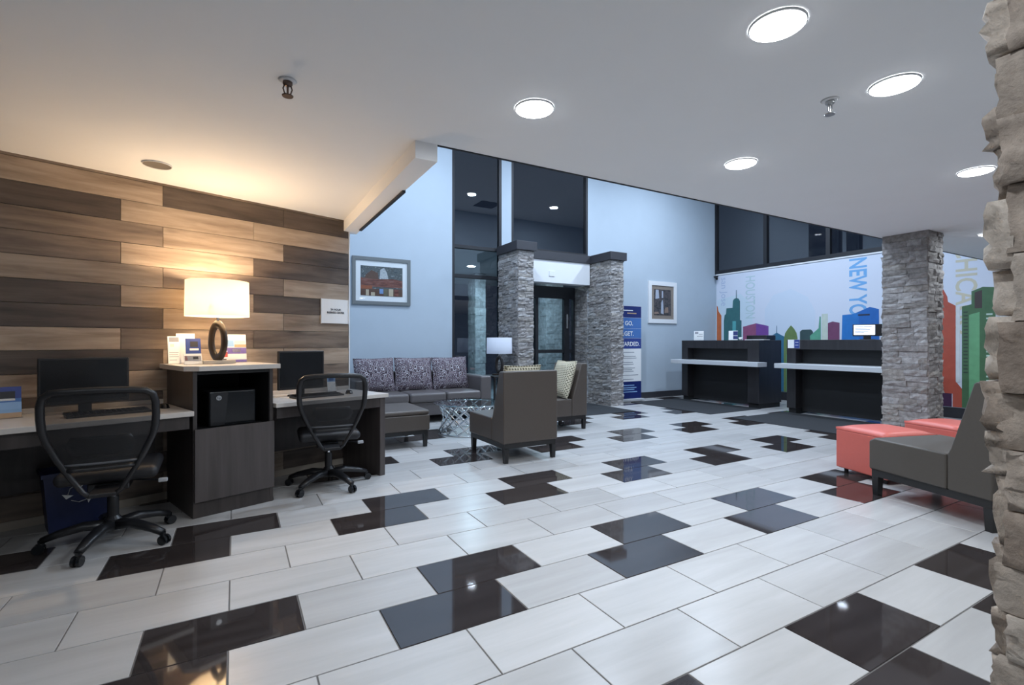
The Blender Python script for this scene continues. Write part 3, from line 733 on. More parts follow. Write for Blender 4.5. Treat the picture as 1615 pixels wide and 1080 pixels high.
def mouse(s, q, label, rz):
    m = empty('computer_mouse', W(s, q, TOP+0.001), rz, label, 'mouse', 'desk mice')
    b = MB()
    prof = []
    n = 10
    vs_ = [(0,0,0.034)]
    for j in range(1, 4):
        for i in range(n):
            a = 2*math.pi*i/n; rr = j/3
            vs_.append((0.031*math.cos(a)*min(1,rr*1.05), 0.055*math.sin(a)*min(1,rr*1.05), 0.034*math.sqrt(max(0,1-rr**2.4))))
    fs = [(0, 1+i, 1+(i+1) % n) for i in range(n)]
    for j in range(2):
        for i in range(n):
            k = (i+1) % n; fs.append((1+j*n+i, 1+(j+1)*n+i, 1+(j+1)*n+k, 1+j*n+k))
    b.add(vs_, fs).build('shell', M['black_gloss'], m, smooth=True)
    w = MB().tube([(-0.004,0.03,0.029),(0.004,0.03,0.029)], 0.008, 10).build('scroll_wheel', M['grey_plastic'], m)
mouse(-1.69, 0.36, 'black mouse on the left desk against the cabinet', 30)
mouse(-0.25, 0.44, 'black mouse on the right desk by the mesh chair', 10)

# recycling bin under the left desk
bn = empty('recycling_bin', W(-2.15, 0.20), 19, 'navy plastic bin with white recycling arrows under the left desk', 'bin')
def frustum(m, b, t, z0, z1):
    return m.add([(-b[0],-b[1],z0),(b[0],-b[1],z0),(b[0],b[1],z0),(-b[0],b[1],z0),(-t[0],-t[1],z1),(t[0],-t[1],z1),(t[0],t[1],z1),(-t[0],t[1],z1)],
                 [(0,3,2,1),(0,1,5,4),(1,2,6,5),(2,3,7,6),(3,0,4,7)])
frustum(MB(), (0.15,0.105), (0.18,0.125), 0.0, 0.39).build('body', M['bin'], bn, smooth=False)
rim = MB(); rim.box(-0.19,0.19,-0.135,-0.12,0.375,0.40); rim.box(-0.19,0.19,0.12,0.135,0.375,0.40); rim.box(-0.19,-0.175,-0.12,0.12,0.375,0.40); rim.box(0.175,0.19,-0.12,0.12,0.375,0.40)
rim.build('rim', M['bin'], bn)
for k in range(3):
    a0 = math.pi/2 + k*2*math.pi/3
    pts = [(0.062*math.cos(a0+t_), 0.062*math.sin(a0+t_)) for t_ in (0.25, 0.95, 1.65)]
    sy = lambda z_: -0.105-0.02*(z_/0.39)-0.0025
    ar = MB().tube([(x, sy(0.25+z), 0.25+z) for x, z in pts], 0.017, 4, flat=(1, 0.1))
    (hx, hz), (px, pz) = pts[2], pts[1]
    d_ = Vector((hx-px, hz-pz)).normalized(); n_ = Vector((-d_.y, d_.x))
    tri = [Vector((hx, hz))+n_*0.030, Vector((hx, hz))+d_*0.028, Vector((hx, hz))-n_*0.030]
    ar.add([(p.x, sy(0.25+p.y)-0.001, 0.25+p.y) for p in tri], [(0,1,2)])
    ar.build('recycling_arrow', M['paper'], bn)

# office chairs
def office_chair(x, y, rz, base_ang, label):
    c = empty('office_chair', (x, y, 0), rz, label, 'chair', 'mesh-back office chairs')
    for k in range(5):
        a = R(base_ang - rz + 72*k); ca, sa = math.cos(a), math.sin(a)
        lg = MB().tube([(0.03*ca,0.03*sa,0.115),(0.14*ca,0.14*sa,0.125),(0.26*ca,0.26*sa,0.10),(0.335*ca,0.335*sa,0.075)], [0.044,0.038,0.031,0.025], 8, flat=(1.0,0.75)).build('leg', M['black_plastic'], c, smooth=True)
        cs = MB()
        px, py = 0.345*ca, 0.345*sa
        for w in (-1, 1):
            ox, oy = -sa*w*0.014, ca*w*0.014
            cs.tube([(px+ox*0.5,py+oy*0.5,0.0295),(px+ox*1.6,py+oy*1.6,0.0295)], 0.0295, 14)
        cs.tube([(px-0.01*ca,py-0.01*sa,0.05),(px-0.01*ca,py-0.01*sa,0.078)], 0.017, 8)
        cs.build('caster', M['black_gloss'], lg)
    MB().lathe([(0.0,0.085),(0.045,0.085),(0.045,0.15),(0.030,0.17),(0.030,0.29),(0.0,0.29)], 20).build('column', M['black_plastic'], c, smooth=False)
    MB().lathe([(0.0,0.29),(0.016,0.29),(0.016,0.36),(0.0,0.36)], 16).build('gas_lift', M['chrome'], c, smooth=False)
    MB().box(-0.10,0.10,-0.16,0.12,0.36,0.415).build('tilt_mechanism', M['black_plastic'], c, bevel=0.01)
    MB().tube([(0.09,-0.02,0.385),(0.22,-0.06,0.375),(0.25,-0.07,0.37)], 0.006, 6).build('lever', M['black_plastic'], c)
    MB().box(0.235,0.285,-0.085,-0.055,0.358,0.382).build('lever_paddle', M['grey_plastic'], c, bevel=0.006)
    se = MB().box(-0.245,0.245,-0.215,0.255,0.418,0.495).build('seat', M['seat_black'], c, bevel=0.038, seg=5)
    yb = lambda z: -0.315 - 0.11*(z-0.38)/0.6
    left = [(-0.055,0.385),(-0.085,0.41),(-0.135,0.50),(-0.19,0.61),(-0.232,0.71),(-0.246,0.77),(-0.250,0.84),(-0.248,0.91),(-0.236,0.955),(-0.205,0.978),(-0.15,0.984),(-0.07,0.987)]
    pth = left + [(0,0.988)] + [(-a, z) for a, z in reversed(left)]
    crv = lambda x_, z_: (x_, yb(z_) - 0.03 + 0.5*x_*x_, z_)
    MB().tube([crv(a, z) for a, z in pth], [0.014]*3+[0.017]*2+[0.020]*15+[0.017]*2+[0.014]*3, 8, closed=False).build('back_frame', M['black_plastic'], c, smooth=True)
    MB().box(-0.065,0.065,-0.36,-0.12,0.375,0.40).build('back_bracket', M['black_plastic'], c, bevel=0.008)
    # mesh panel
    def hwid(z):
        pz = [(0.385,0.055),(0.50,0.135),(0.61,0.19),(0.71,0.232),(0.77,0.246),(0.84,0.25),(0.91,0.248),(0.985,0.22)]
        for (z0,w0),(z1,w1) in zip(pz, pz[1:]):
            if z <= z1: return w0+(w1-w0)*(z-z0)/(z1-z0)
        return 0.2
    mp = MB(); vs_ = []; nx = 8; zs = [0.545+0.435*i/10 for i in range(11)]
    for z in zs:
        w = hwid(z)-0.004
        for i in range(nx+1): x_ = -w+2*w*i/nx; vs_.append(crv(x_, z))
    fs = [(j*(nx+1)+i, j*(nx+1)+i+1, (j+1)*(nx+1)+i+1, (j+1)*(nx+1)+i) for j in range(10) for i in range(nx)]
    mp.add(vs_, fs).build('mesh_back', M['mesh'], c, smooth=True)
    for z, r_ in ((0.545,0.013),(0.575,0.007)):
        w = hwid(z)-0.01
        MB().tube([crv(-w+2*w*i/8, z) for i in range(9)], r_, 8).build('lumbar_bar', M['bar_grey'] if r_ < 0.01 else M['black_plastic'], c, smooth=True)
    lp = MB(); vs_ = []
    for j in range(5):
        for i in range(9):
            x_ = -0.16+0.32*i/8; z = 0.62+0.11*j/4
            p = crv(x_*(1-0.18*abs(j-2)/2), z); vs_.append((p[0], p[1]+0.022-0.02*(1-(x_/0.16)**2), p[2]))
    lp.add(vs_, [(j*9+i, j*9+i+1, (j+1)*9+i+1, (j+1)*9+i) for j in range(4) for i in range(8)])
    lo = lp.build('lumbar_pad', M['black_plastic'], c, smooth=True)
    sd = lo.modifiers.new('thick', 'SOLIDIFY'); sd.thickness = 0.008
    return c
office_chair(-0.665, 3.90, 2, -107, 'black mesh-back office chair at the left-edge desk')
office_chair(0.711, 4.52, -4, -66, 'black mesh-back office chair at the desk nearest the sofa')

# ------------------------------------------------------------------ lounge furniture
def lounge_chair(loc, rz, label, mat, scale=1.0):
    c = empty('lounge_chair', loc, rz, label, 'chair', 'armless lounge chairs')
    c.scale = (scale,)*3
    w = 0.335
    MB().prism([(-0.15,0.202),(0.425,0.202),(0.425,0.425),(0.38,0.452),(-0.10,0.448),(-0.15,0.448)], -w, w, 'x').build('seat', mat, c, bevel=0.016, seg=3)
    MB().prism([(-0.42,0.202),(-0.152,0.202),(-0.152,0.44),(-0.175,0.49),(-0.312,0.935),(-0.33,0.95),(-0.42,0.95)], -w, w, 'x').build('backrest', mat, c, bevel=0.014, seg=3)
    MB().box(-w+0.015, w-0.015, -0.405, 0.41, 0.150, 0.2015).build('base_frame', M['black_wood'], c)
    for sx in (-1, 1):
        for sy in (-1, 1):
            x, y = sx*(w-0.042), sy*0.385
            b = 0.021; t = 0.027
            fr = MB(); fr.add([(x-b,y-b,0),(x+b,y-b,0),(x+b,y+b,0),(x-b,y+b,0),(x-t,y-t,0.1495),(x+t,y-t,0.1495),(x+t,y+t,0.1495),(x-t,y+t,0.1495)],
                   [(0,3,2,1),(4,5,6,7),(0,1,5,4),(1,2,6,5),(2,3,7,6),(3,0,4,7)])
            fr.build('leg', M['black_wood'], c)
    return c
def cushion(name, loc, rot, w, h, t, mat, label, group, nx=10, puff=1.0):
    """pillow standing in its local x-z plane"""
    o_ = MB(); vs_ = []; n = nx
    for side in (-1, 1):
        for j in range(n+1):
            for i in range(n+1):
                u, v = 2*i/n-1, 2*j/n-1
                e = (1-abs(u)**2.6)*(1-abs(v)**2.6)
                k = 1-0.05*(1-abs(v))*abs(u)**3; k2 = 1-0.05*(1-abs(u))*abs(v)**3
                vs_.append((u*w/2*k, side*(0.012+t/2*max(0,e)**0.45*puff) if 0 < i < n and 0 < j < n else 0, v*h/2*k2+h/2))
    N_ = (n+1)*(n+1); fs = []
    for j in range(n):
        for i in range(n):
            a = j*(n+1)+i; fs.append((a, a+1, a+n+2, a+n+1)); fs.append((N_+a, N_+a+n+1, N_+a+n+2, N_+a+1))
    root = empty(name, loc, 0, label, 'cushion', group); root.rotation_euler = rot
    c = o_.add(vs_, fs).build('cover', mat, root, smooth=True)
    ed = []
    for k in range(n+1): u = 2*k/n-1; ed.append((u*w/2, 0, 0.0 + 0.025*h*(1-abs(u))))
    seam = [(vs_[i][0], 0, vs_[i][2]) for i in range(n)] + [(vs_[j*(n+1)+n][0], 0, vs_[j*(n+1)+n][2]) for j in range(n)] + \
           [(vs_[n*(n+1)+n-i][0], 0, vs_[n*(n+1)+n-i][2]) for i in range(n)] + [(vs_[(n-j)*(n+1)][0], 0, vs_[(n-j)*(n+1)][2]) for j in range(n)]
    MB().tube(seam, 0.006, 6, closed=True).build('piping', mat, root, smooth=True)
    return root
lounge_chair((2.725, 4.82, 0), 0, 'taupe leather lounge chair with its back to the viewer', M['taupe'])
cushion('cushion', (2.735, 4.768, 0.462), (R(18), 0, 0), 0.46, 0.565, 0.14, M['knit'], 'cream striped cushion peeking over the near taupe chair\'s back', 'cream striped cushions')
lounge_chair((4.02, 5.97, 0), 90, 'taupe leather lounge chair facing left before the right entrance pillar', M['taupe'])
cushion('cushion', (4.078, 5.86, 0.462), (R(18), 0, R(90)), 0.47, 0.545, 0.13, M['knit'], 'cream striped cushion on the taupe chair before the entrance pillar', 'cream striped cushions')
lounge_chair((4.757, 1.545, 0), -17.5, 'dark taupe lounge chair at the right edge, seen from its side', M['taupe_cloth'], 1.04)

def ottoman(loc, rz, w, d, h, mat, label, group, legs):
    o = empty('ottoman', loc, rz, label, 'ottoman', group)
    if legs == 'wood':
        nb = 12; vs_ = []
        MB().box(-w/2, w/2, -d/2, d/2, 0.202, h-0.06).build('body', mat, o, bevel=0.012, seg=3)
        MB().box(-w/2+0.002, w/2-0.002, -d/2+0.002, d/2-0.002, h-0.0595, h).build('seat_pad', mat, o, bevel=0.028, seg=4)
        MB().box(-w/2+0.02, w/2-0.02, -d/2+0.02, d/2-0.02, 0.155, 0.2015).build('base_frame', M['black_wood'], o)
        for sx in (-1,1):
            for sy in (-1,1):
                x, y = sx*(w/2-0.045), sy*(d/2-0.045)
                MB().add([(x-.02,y-.02,0),(x+.02,y-.02,0),(x+.02,y+.02,0),(x-.02,y+.02,0),(x-.026,y-.026,.1545),(x+.026,y-.026,.1545),(x+.026,y+.026,.1545),(x-.026,y+.026,.1545)],
                    [(0,3,2,1),(4,5,6,7),(0,1,5,4),(1,2,6,5),(2,3,7,6),(3,0,4,7)]).build('leg', M['black_wood'], o)
    else:
        MB().box(-w/2, w/2, -d/2, d/2, 0.045, h-0.05).build('body', mat, o, bevel=0.012, seg=3)
        vs_ = []; n = 8
        for j in range(n+1):
            for i in range(n+1):
                u, v = 2*i/n-1, 2*j/n-1
                vs_.append((u*w/2*0.998, v*d/2*0.998, h-0.028+0.028*((1-u**4)*(1-v**4))**0.6))
        fs = [(j*(n+1)+i, j*(n+1)+i+1, (j+1)*(n+1)+i+1, (j+1)*(n+1)+i) for j in range(n) for i in range(n)]
        loop = [i for i in range(n)] + [j*(n+1)+n for j in range(n)] + [n*(n+1)+n-i for i in range(n)] + [(n-j)*(n+1) for j in range(n)]
        b = len(vs_)
        for t in loop: vs_.append((vs_[t][0], vs_[t][1], h-0.0495))
        for t in range(len(loop)): k = (t+1) % len(loop); fs.append((loop[t], b+t, b+k, loop[k]))
        MB().add(vs_, fs).build('seat_pad', mat, o, smooth=True)
        for sx in (-1,1):
            for sy in (-1,1):
                MB().tube([(sx*(w/2-0.06), sy*(d/2-0.06), 0.0), (sx*(w/2-0.06), sy*(d/2-0.06), 0.0445)], 0.018, 10).build('foot', M['black_plastic'], o)
    return o
ottoman((1.62, 6.03, 0), 0, 0.84, 0.84, 0.445, M['taupe'], 'taupe leather ottoman beside the desk, before the sofa', 'taupe ottomans', 'wood')
a17 = R(-17.5)
def rel(px, py, lx, ly): return (px + math.cos(a17)*lx - math.sin(a17)*ly, py + math.sin(a17)*lx + math.cos(a17)*ly, 0)
ottoman(rel(5.10, 2.60, 0.275, -0.26), -17.5, 0.55, 0.52, 0.46, M['coral'], 'coral cube ottoman nearest, in front of the dark taupe chair', 'coral ottomans', 'foot')
ottoman(rel(6.10, 2.44, 0.26, -0.26), -17.5, 0.52, 0.52, 0.46, M['coral'], 'coral cube ottoman behind, at the foot of the grey stone column', 'coral ottomans', 'foot')
ottoman((7.55, 1.92, 0), -17.5, 0.6, 0.6, 0.50, M['taupe_cloth'], 'dark grey ottoman mostly hidden behind the coral ottomans', 'dark ottomans', 'wood')

# sofa
sf = empty('sofa', (2.60, 7.62, 0), 0, 'grey-brown leather three-seat sofa under the framed picture', 'sofa')
MB().box(-0.90, 0.90, -0.38, 0.30, 0.12, 0.325).build('base', M['sofa'], sf, bevel=0.012)
for sx in (-1, 1):
    MB().box(sx*1.0-0.098, sx*1.0+0.098, -0.40, 0.42, 0.12, 0.70).build('arm', M['sofa'], sf, bevel=0.03, seg=4)
    for y in (-0.33, 0.36):
        MB().box(sx*0.98-0.03, sx*0.98+0.03, y-0.03, y+0.03, 0, 0.1195).build('leg', M['black_wood'], sf)
MB().box(-0.90, 0.90, 0.305, 0.42, 0.12, 0.78).build('backrest', M['sofa'], sf, bevel=0.03, seg=4)
for k in range(3):
    x = -0.60 + 0.60*k
    MB().box(x-0.297, x+0.297, -0.43, 0.29, 0.327, 0.475).build('seat_cushion', M['sofa'], sf, bevel=0.045, seg=5)
for k, lb in enumerate(('purple paisley cushion at the sofa\'s left end, by the wood wall', 'purple paisley cushion in the middle of the sofa', 'purple paisley cushion at the sofa\'s right end, beside the arm')):
    cushion('cushion', (1.915+0.635*k, 7.735+(-0.025 if k == 2 else 0), 0.48), (R(-12), R((-0.7, 0.5, -0.8)[k]), 0), 0.626, 0.53, 0.15, M['paisley'], lb, 'paisley sofa cushions', nx=12)

# side table and its lamp
stb = empty('side_table', (3.985, 7.48, 0), 0, 'small black side table between the sofa and the stone pillar', 'table')
MB().box(-0.23, 0.23, -0.23, 0.23, 0.655, 0.685).build('tabletop', M['black_wood'], stb, bevel=0.004)
for sx in (-1,1):
    for sy in (-1,1): MB().box(sx*0.2-0.014, sx*0.2+0.014, sy*0.2-0.014, sy*0.2+0.014, 0, 0.6545).build('leg', M['black_wood'], stb)
MB().box(-0.2, 0.2, -0.2, 0.2, 0.15, 0.165).build('shelf', M['black_wood'], stb)
table_lamp((3.99, 7.50, 0.686), 0, 'unlit white drum-shade lamp with black ring base by the sofa', False, -82)

# coffee table
ct = empty('coffee_table', (2.86, 6.26, 0), 0, 'round glass coffee table on a chrome lattice drum', 'table')
MB().lathe([(0.0,0.408),(0.495,0.408),(0.50,0.414),(0.495,0.42),(0.0,0.42)], 56).build('glass_top', M['table_glass'], ct, smooth=False)
lat = MB(); nb = 16; Rr = 0.43
for k in range(nb):
    for sgn in (-1, 1):
        pts = []
        for i in range(9):
            t = i/8; a = 2*math.pi*k/nb + sgn*t*1.15; z = 0.02+0.375*t; rr = Rr - 0.06*math.sin(math.pi*t) + (0.008 if sgn > 0 else 0)
            pts.append((rr*math.cos(a), rr*math.sin(a), z))
        lat.tube(pts, 0.011, 6, flat=(0.45, 1.1))
lat.build('lattice', M['chrome'], ct, smooth=True)
for z in (0.012, 0.398):
    MB().tube([(Rr*math.cos(2*math.pi*i/48), Rr*math.sin(2*math.pi*i/48), z) for i in range(48)], 0.0095, 8, closed=True).build('ring', M['chrome'], ct, smooth=True)

# ------------------------------------------------------------------ pictures
def picture(name, x0, x1, z0, z1, fw, mw, label, mframe, mboard, art):
    p = empty(name, ((x0+x1)/2, FW-0.0005, (z0+z1)/2), 0, label, 'picture')
    w, h = (x1-x0)/2, (z1-z0)/2; d = -0.03
    MB().box(-w, w, d, 0, h-fw, h).build('frame_rail', M[mframe], p); MB().box(-w, w, d, 0, -h, -h+fw).build('frame_rail', M[mframe], p)
    MB().box(-w, -w+fw, d, 0, -h+fw, h-fw).build('frame_rail', M[mframe], p); MB().box(w-fw, w, d, 0, -h+fw, h-fw).build('frame_rail', M[mframe], p)
    MB().box(-w+fw, w-fw, -0.012, 0, -h+fw, h-fw).build('mat_board', M[mboard], p)
    iw, ih = w-fw-mw[0], h-fw-mw[1]
    ar = MB().box(-iw, iw, -0.0135, -0.0121, -ih, ih).build('print', art[0], p)
    for k, (m, poly) in enumerate(art[1]):
        q = MB().prism([(-iw+2*iw*a, -ih+2*ih*b) for a, b in poly], -0.0150-0.0004*k, -0.0136-0.0004*k, 'y').build('printed_shape', m, ar)
    MB().box(-w+fw, w-fw, -0.024, -0.0225, -h+fw, h-fw).build('glazing', M['acrylic'], p)
    return p
def noisy(name, cols, scale, stretch=(1,1,1)):
    m, nt, b = new_mat(name); N = nt.nodes; L = nt.links
    tc = N.new('ShaderNodeTexCoord'); mp = N.new('ShaderNodeMapping'); mp.inputs['Scale'].default_value = stretch
    nz = N.new('ShaderNodeTexNoise'); nz.inputs['Scale'].default_value = scale; nz.inputs['Detail'].default_value = 5
    rp = N.new('ShaderNodeValToRGB'); e = rp.color_ramp.elements
    while len(e) < len(cols): e.new(0.5)
    for i, c in enumerate(cols): e[i].position = 0.32+0.36*i/(len(cols)-1); e[i].color = (*c, 1)
    L.new(tc.outputs['Object'], mp.inputs['Vector']); L.new(mp.outputs[0], nz.inputs['Vector']); L.new(nz.outputs['Fac'], rp.inputs['Fac']); L.new(rp.outputs['Color'], b.inputs['Base Color'])
    b.inputs['Roughness'].default_value = 0.6; return m
sky_a = noisy('print_slate', [(0.03,0.045,0.055),(0.09,0.11,0.12),(0.05,0.06,0.06),(0.22,0.25,0.27)], 14, (1,1,2))
roof_a = noisy('print_red_roof', [(0.07,0.02,0.015),(0.16,0.05,0.035),(0.20,0.10,0.08)], 18, (0.5,1,2))
dome_a = noisy('print_dome', [(0.20,0.24,0.28),(0.45,0.48,0.50),(0.30,0.33,0.38)], 30)
brown_a = plain('print_brown', (0.09,0.045,0.03), 0.6); cream_a = plain('print_cream', (0.45,0.38,0.28), 0.6); rust_a = plain('print_rust', (0.26,0.075,0.03), 0.6)
blue_a = plain('print_blue', (0.16,0.28,0.52), 0.6); olive_a = plain('print_olive', (0.12,0.11,0.07), 0.6)
picture('framed_picture', 1.63, 2.59, 1.87, 2.645, 0.055, (0.08,0.09), 'grey-framed street picture on the blue wall above the sofa', 'grey_frame', 'mat_board',
  (sky_a, [(dome_a, [(0.44,0.55),(0.66,0.55),(0.62,0.80),(0.55,0.96),(0.46,0.9)]),
           (brown_a, [(0.08,0.56),(0.42,0.56),(0.40,0.78),(0.25,0.86),(0.12,0.7)]),
           (roof_a, [(0.0,0.30),(1.0,0.30),(1.0,0.55),(0.75,0.60),(0.3,0.56),(0.0,0.60)]),
           (rust_a, [(0.0,0.14),(0.27,0.18),(0.27,0.34),(0.0,0.34)]),
           (brown_a, [(0.0,0.0),(1.0,0.0),(1.0,0.26),(0.0,0.22)]),
           (cream_a, [(0.12,0.0),(0.19,0.0),(0.19,0.2),(0.12,0.2)]), (cream_a, [(0.24,0.0),(0.33,0.0),(0.33,0.12),(0.24,0.12)]),
           (blue_a, [(0.44,0.08),(0.53,0.08),(0.53,0.24),(0.44,0.24)]), (olive_a, [(0.54,0.0),(0.64,0.0),(0.64,0.25),(0.54,0.25)]),
           (cream_a, [(0.66,0.0),(0.77,0.0),(0.77,0.25),(0.66,0.25)]), (roof_a, [(0.80,0.0),(0.9,0.0),(0.9,0.24),(0.80,0.24)])]))
night_a = noisy('print_night_street', [(0.012,0.012,0.016),(0.04,0.035,0.04),(0.10,0.08,0.08),(0.02,0.02,0.03)], 16)
pale_a = plain('print_pale', (0.45,0.48,0.58), 0.6); skin_a = plain('print_tan', (0.30,0.20,0.15), 0.6)
picture('framed_picture', 8.10, 9.0, 1.69, 2.645, 0.095, (0.085,0.085), 'white-framed night street picture right of the blue banner', 'white', 'taupe_board',
  (night_a, [(pale_a, [(0.08,0.62),(0.30,0.66),(0.26,0.98),(0.10,0.98)]), (pale_a, [(0.40,0.08),(0.56,0.05),(0.54,0.42),(0.50,0.62),(0.42,0.5)]),
             (pale_a, [(0.45,0.68),(0.53,0.68),(0.53,0.94),(0.45,0.94)]), (skin_a, [(0.6,0.1),(0.85,0.12),(0.82,0.34),(0.66,0.3)]), (skin_a, [(0.02,0.04),(0.3,0.06),(0.22,0.14),(0.02,0.12)])]))
# roll-up banner
bnr = empty('rollup_banner', (7.24, 7.84, 0), 0, 'blue and white roll-up banner between stone pillar and picture', 'banner')
MB().box(-0.44, 0.44, -0.07, 0.07, 0.0, 0.05).build('base', M['grey_plastic'], bnr, bevel=0.008)
pn = MB().box(-0.40, 0.40, -0.006, -0.002, 0.0505, 2.03).build('panel', M['paper'], bnr)
for z0, z1, m in ((0.055,0.42,'navy'),(1.12,1.34,'blue'),(1.345,1.545,'blue_mid'),(1.55,1.775,'blue_mid'),(1.78,2.025,'navy')):
    MB().box(-0.399, 0.399, -0.0075, -0.0061, z0, z1).build('print', M[m], pn)
for z, s, m, sz in ((1.655,'GO.','paper',0.13),(1.435,'GET.','paper',0.13),(1.215,'REWARDED.','paper',0.125)):
    text('lettering', s, sz, M[m], pn, (0.05 if len(s) < 6 else 0.0, -0.0085, z), (R(90),0,0), bold=0.002)
MB().box(0.0, 0.26, -0.0085, -0.0076, 1.86, 1.885).build('print', M['tan_p'], pn); MB().box(-0.1, 0.16, -0.0085, -0.0076, 1.925, 1.94).build('print', M['paper'], pn)
for z, w in ((1.035,0.22),(0.95,0.26),(0.91,0.28),(0.82,0.18),(0.78,0.2),(0.70,0.24),(0.665,0.16),(0.63,0.2),(0.55,0.33),(0.46,0.2)):
    MB().box(-0.3, w-0.02, -0.0073, -0.0062, z, z+0.014).build('print', M['grey_ink'], pn)
for z, w in ((0.33,0.2),(0.28,0.26),(0.24,0.2),(0.19,0.28)):
    MB().box(-0.25, w, -0.009, -0.0076, z, z+0.018).build('print', M['sky'], pn)
MB().tube([(0,0.03,0.05),(0,0.03,2.03)], 0.012, 8).build('pole', M['steel'], bnr)

# ------------------------------------------------------------------ mural
mur = empty('wall_mural', (MW-0.0005, 0, 0), 0, 'city skyline mural printed across the white wall behind reception', 'mural')
pan = MB().box(-0.004, 0.0, SOF-0.02, FW-0.03, 0.175, 2.90).build('print_ground', plain('mural_white', (0.60,0.64,0.74), 0.55), mur)
LAY = [0]
def shape(nm, rgb, poly, lay=1):
    x = -0.0042-0.0012*lay
    m = plain('mural_'+nm.replace(' ','_'), rgb, 0.55, noise=0.0 if nm == 'sky' else 0.18, nscale=9)
    return MB().prism(poly, x-0.0005, x, 'x').build('printed_'+nm.replace(' ','_'), m, mur)
B0 = 0.18
shape('sky', (0.555,0.63,0.74), [(6.80,B0),(6.80,2.0),(6.6,2.3),(6.2,2.4),(5.85,2.2),(5.7,1.9),(5.7,B0)], 0)
shape('sky', (0.54,0.64,0.72), [(8.05,B0),(8.05,2.3),(7.4,2.4),(7.1,2.1),(7.1,B0)], 0)
shape('orange tower', (0.50,0.13,0.045), [(8.06,B0),(8.06,2.16),(8.03,2.13),(8.01,2.02),(7.93,1.91),(7.93,B0)])
shape('teal tower', (0.035,0.13,0.14), [(7.86,B0),(7.86,1.77),(7.84,1.92),(7.80,1.94),(7.79,2.08),(7.62,2.08),(7.61,2.25),(7.58,2.29),(7.52,2.31),(7.46,2.29),(7.42,2.23),(7.42,1.78),(7.38,1.77),(7.38,B0)])
shape('teal light', (0.09,0.36,0.38), [(7.62,B0),(7.62,1.76),(7.53,1.76),(7.53,B0)], 2)
shape('spire', (0.10,0.16,0.20), [(7.530,2.30),(7.525,2.50),(7.508,2.50),(7.503,2.30)])
shape('violet block', (0.26,0.075,0.16), [(7.34,B0),(7.34,1.62),(7.01,1.69),(7.01,B0)])
shape('violet side', (0.16,0.055,0.27), [(7.01,B0),(7.01,1.69),(6.71,1.62),(6.71,B0)])
shape('blue roof', (0.03,0.14,0.24), [(6.70,B0),(6.70,1.38),(6.60,1.42),(6.52,1.47),(6.43,1.42),(6.33,1.37),(6.33,B0)])
shape('finial', (0.06,0.14,0.22), [(6.53,1.46),(6.528,1.62),(6.515,1.62),(6.512,1.46)])
shape('green dome', (0.13,0.20,0.07), [(6.36,B0),(6.36,1.30),(6.33,1.45),(6.27,1.54),(6.20,1.62),(6.13,1.54),(6.08,1.45),(6.06,1.35),(6.06,B0)], 2)
shape('green trunk', (0.12,0.30,0.16), [(6.30,B0),(6.30,1.0),(5.95,1.05),(5.95,B0)], 3)
shape('dark block', (0.035,0.07,0.075), [(6.01,B0),(6.01,1.48),(5.96,1.52),(5.78,1.52),(5.74,1.47),(5.74,B0)])
shape('mint roof', (0.10,0.32,0.22), [(5.80,B0),(5.80,1.39),(5.63,1.54),(5.61,1.78),(5.585,1.78),(5.58,B0)], 2)
shape('pale tower', (0.50,0.56,0.50), [(5.57,B0),(5.57,1.83),(5.45,1.83),(5.45,B0)])
shape('plum block', (0.16,0.05,0.115), [(5.45,B0),(5.45,1.64),(5.36,1.67),(5.23,1.64),(5.23,B0)])
shape('blue block', (0.015,0.16,0.48), [(5.22,B0),(5.18,1.79),(4.99,1.80),(4.89,1.84),(4.89,B0)])
shape('blue front', (0.012,0.12,0.42), [(4.89,B0),(4.89,1.84),(4.70,1.92),(4.55,1.87),(4.53,B0)])
shape('roof slot', (0.02,0.03,0.06), [(4.90,1.76),(4.90,1.79),(4.70,1.79),(4.70,1.76)], 3)
shape('mint block', (0.20,0.42,0.40), [(4.50,B0),(4.50,1.6),(4.05,1.75),(4.05,B0)])
shape('rust tower', (0.40,0.075,0.045), [(3.66,0.40),(3.66,2.20),(3.60,2.14),(3.55,2.02),(3.54,1.93),(3.44,1.86),(3.44,0.61),(3.36,0.49),(3.36,B0),(3.48,B0),(3.48,0.40)])
shape('purple base', (0.05,0.015,0.05), [(3.66,B0),(3.66,0.40),(3.49,0.40),(3.49,B0)])
gt = shape('green tower', (0.055,0.13,0.06), [(3.36,B0),(3.36,1.84),(3.24,1.87),(3.24,2.08),(3.10,2.14),(2.95,2.12),(2.95,B0)])
shape('green light', (0.13,0.34,0.17), [(3.27,B0),(3.27,1.70),(3.14,1.74),(3.14,B0)], 2)
shape('green top', (0.05,0.035,0.035), [(3.20,1.80),(3.20,2.06),(3.11,2.09),(3.11,1.80)], 2)
for k in range(22):
    z = 0.30+0.066*k
    shape('window row', (0.46,0.58,0.52), [(3.06,z),(3.06,z+0.026),(2.985,z+0.026),(2.985,z)], 2)
for k in range(18):
    z = 0.75+0.058*k
    shape('window row', (0.03,0.05,0.04), [(3.34,z),(3.34,z+0.02),(3.285,z+0.02),(3.285,z)], 2)
shape('white tower', (0.60,0.62,0.64), [(3.435,0.59),(3.435,1.85),(3.385,1.85),(3.385,0.59)], 3)
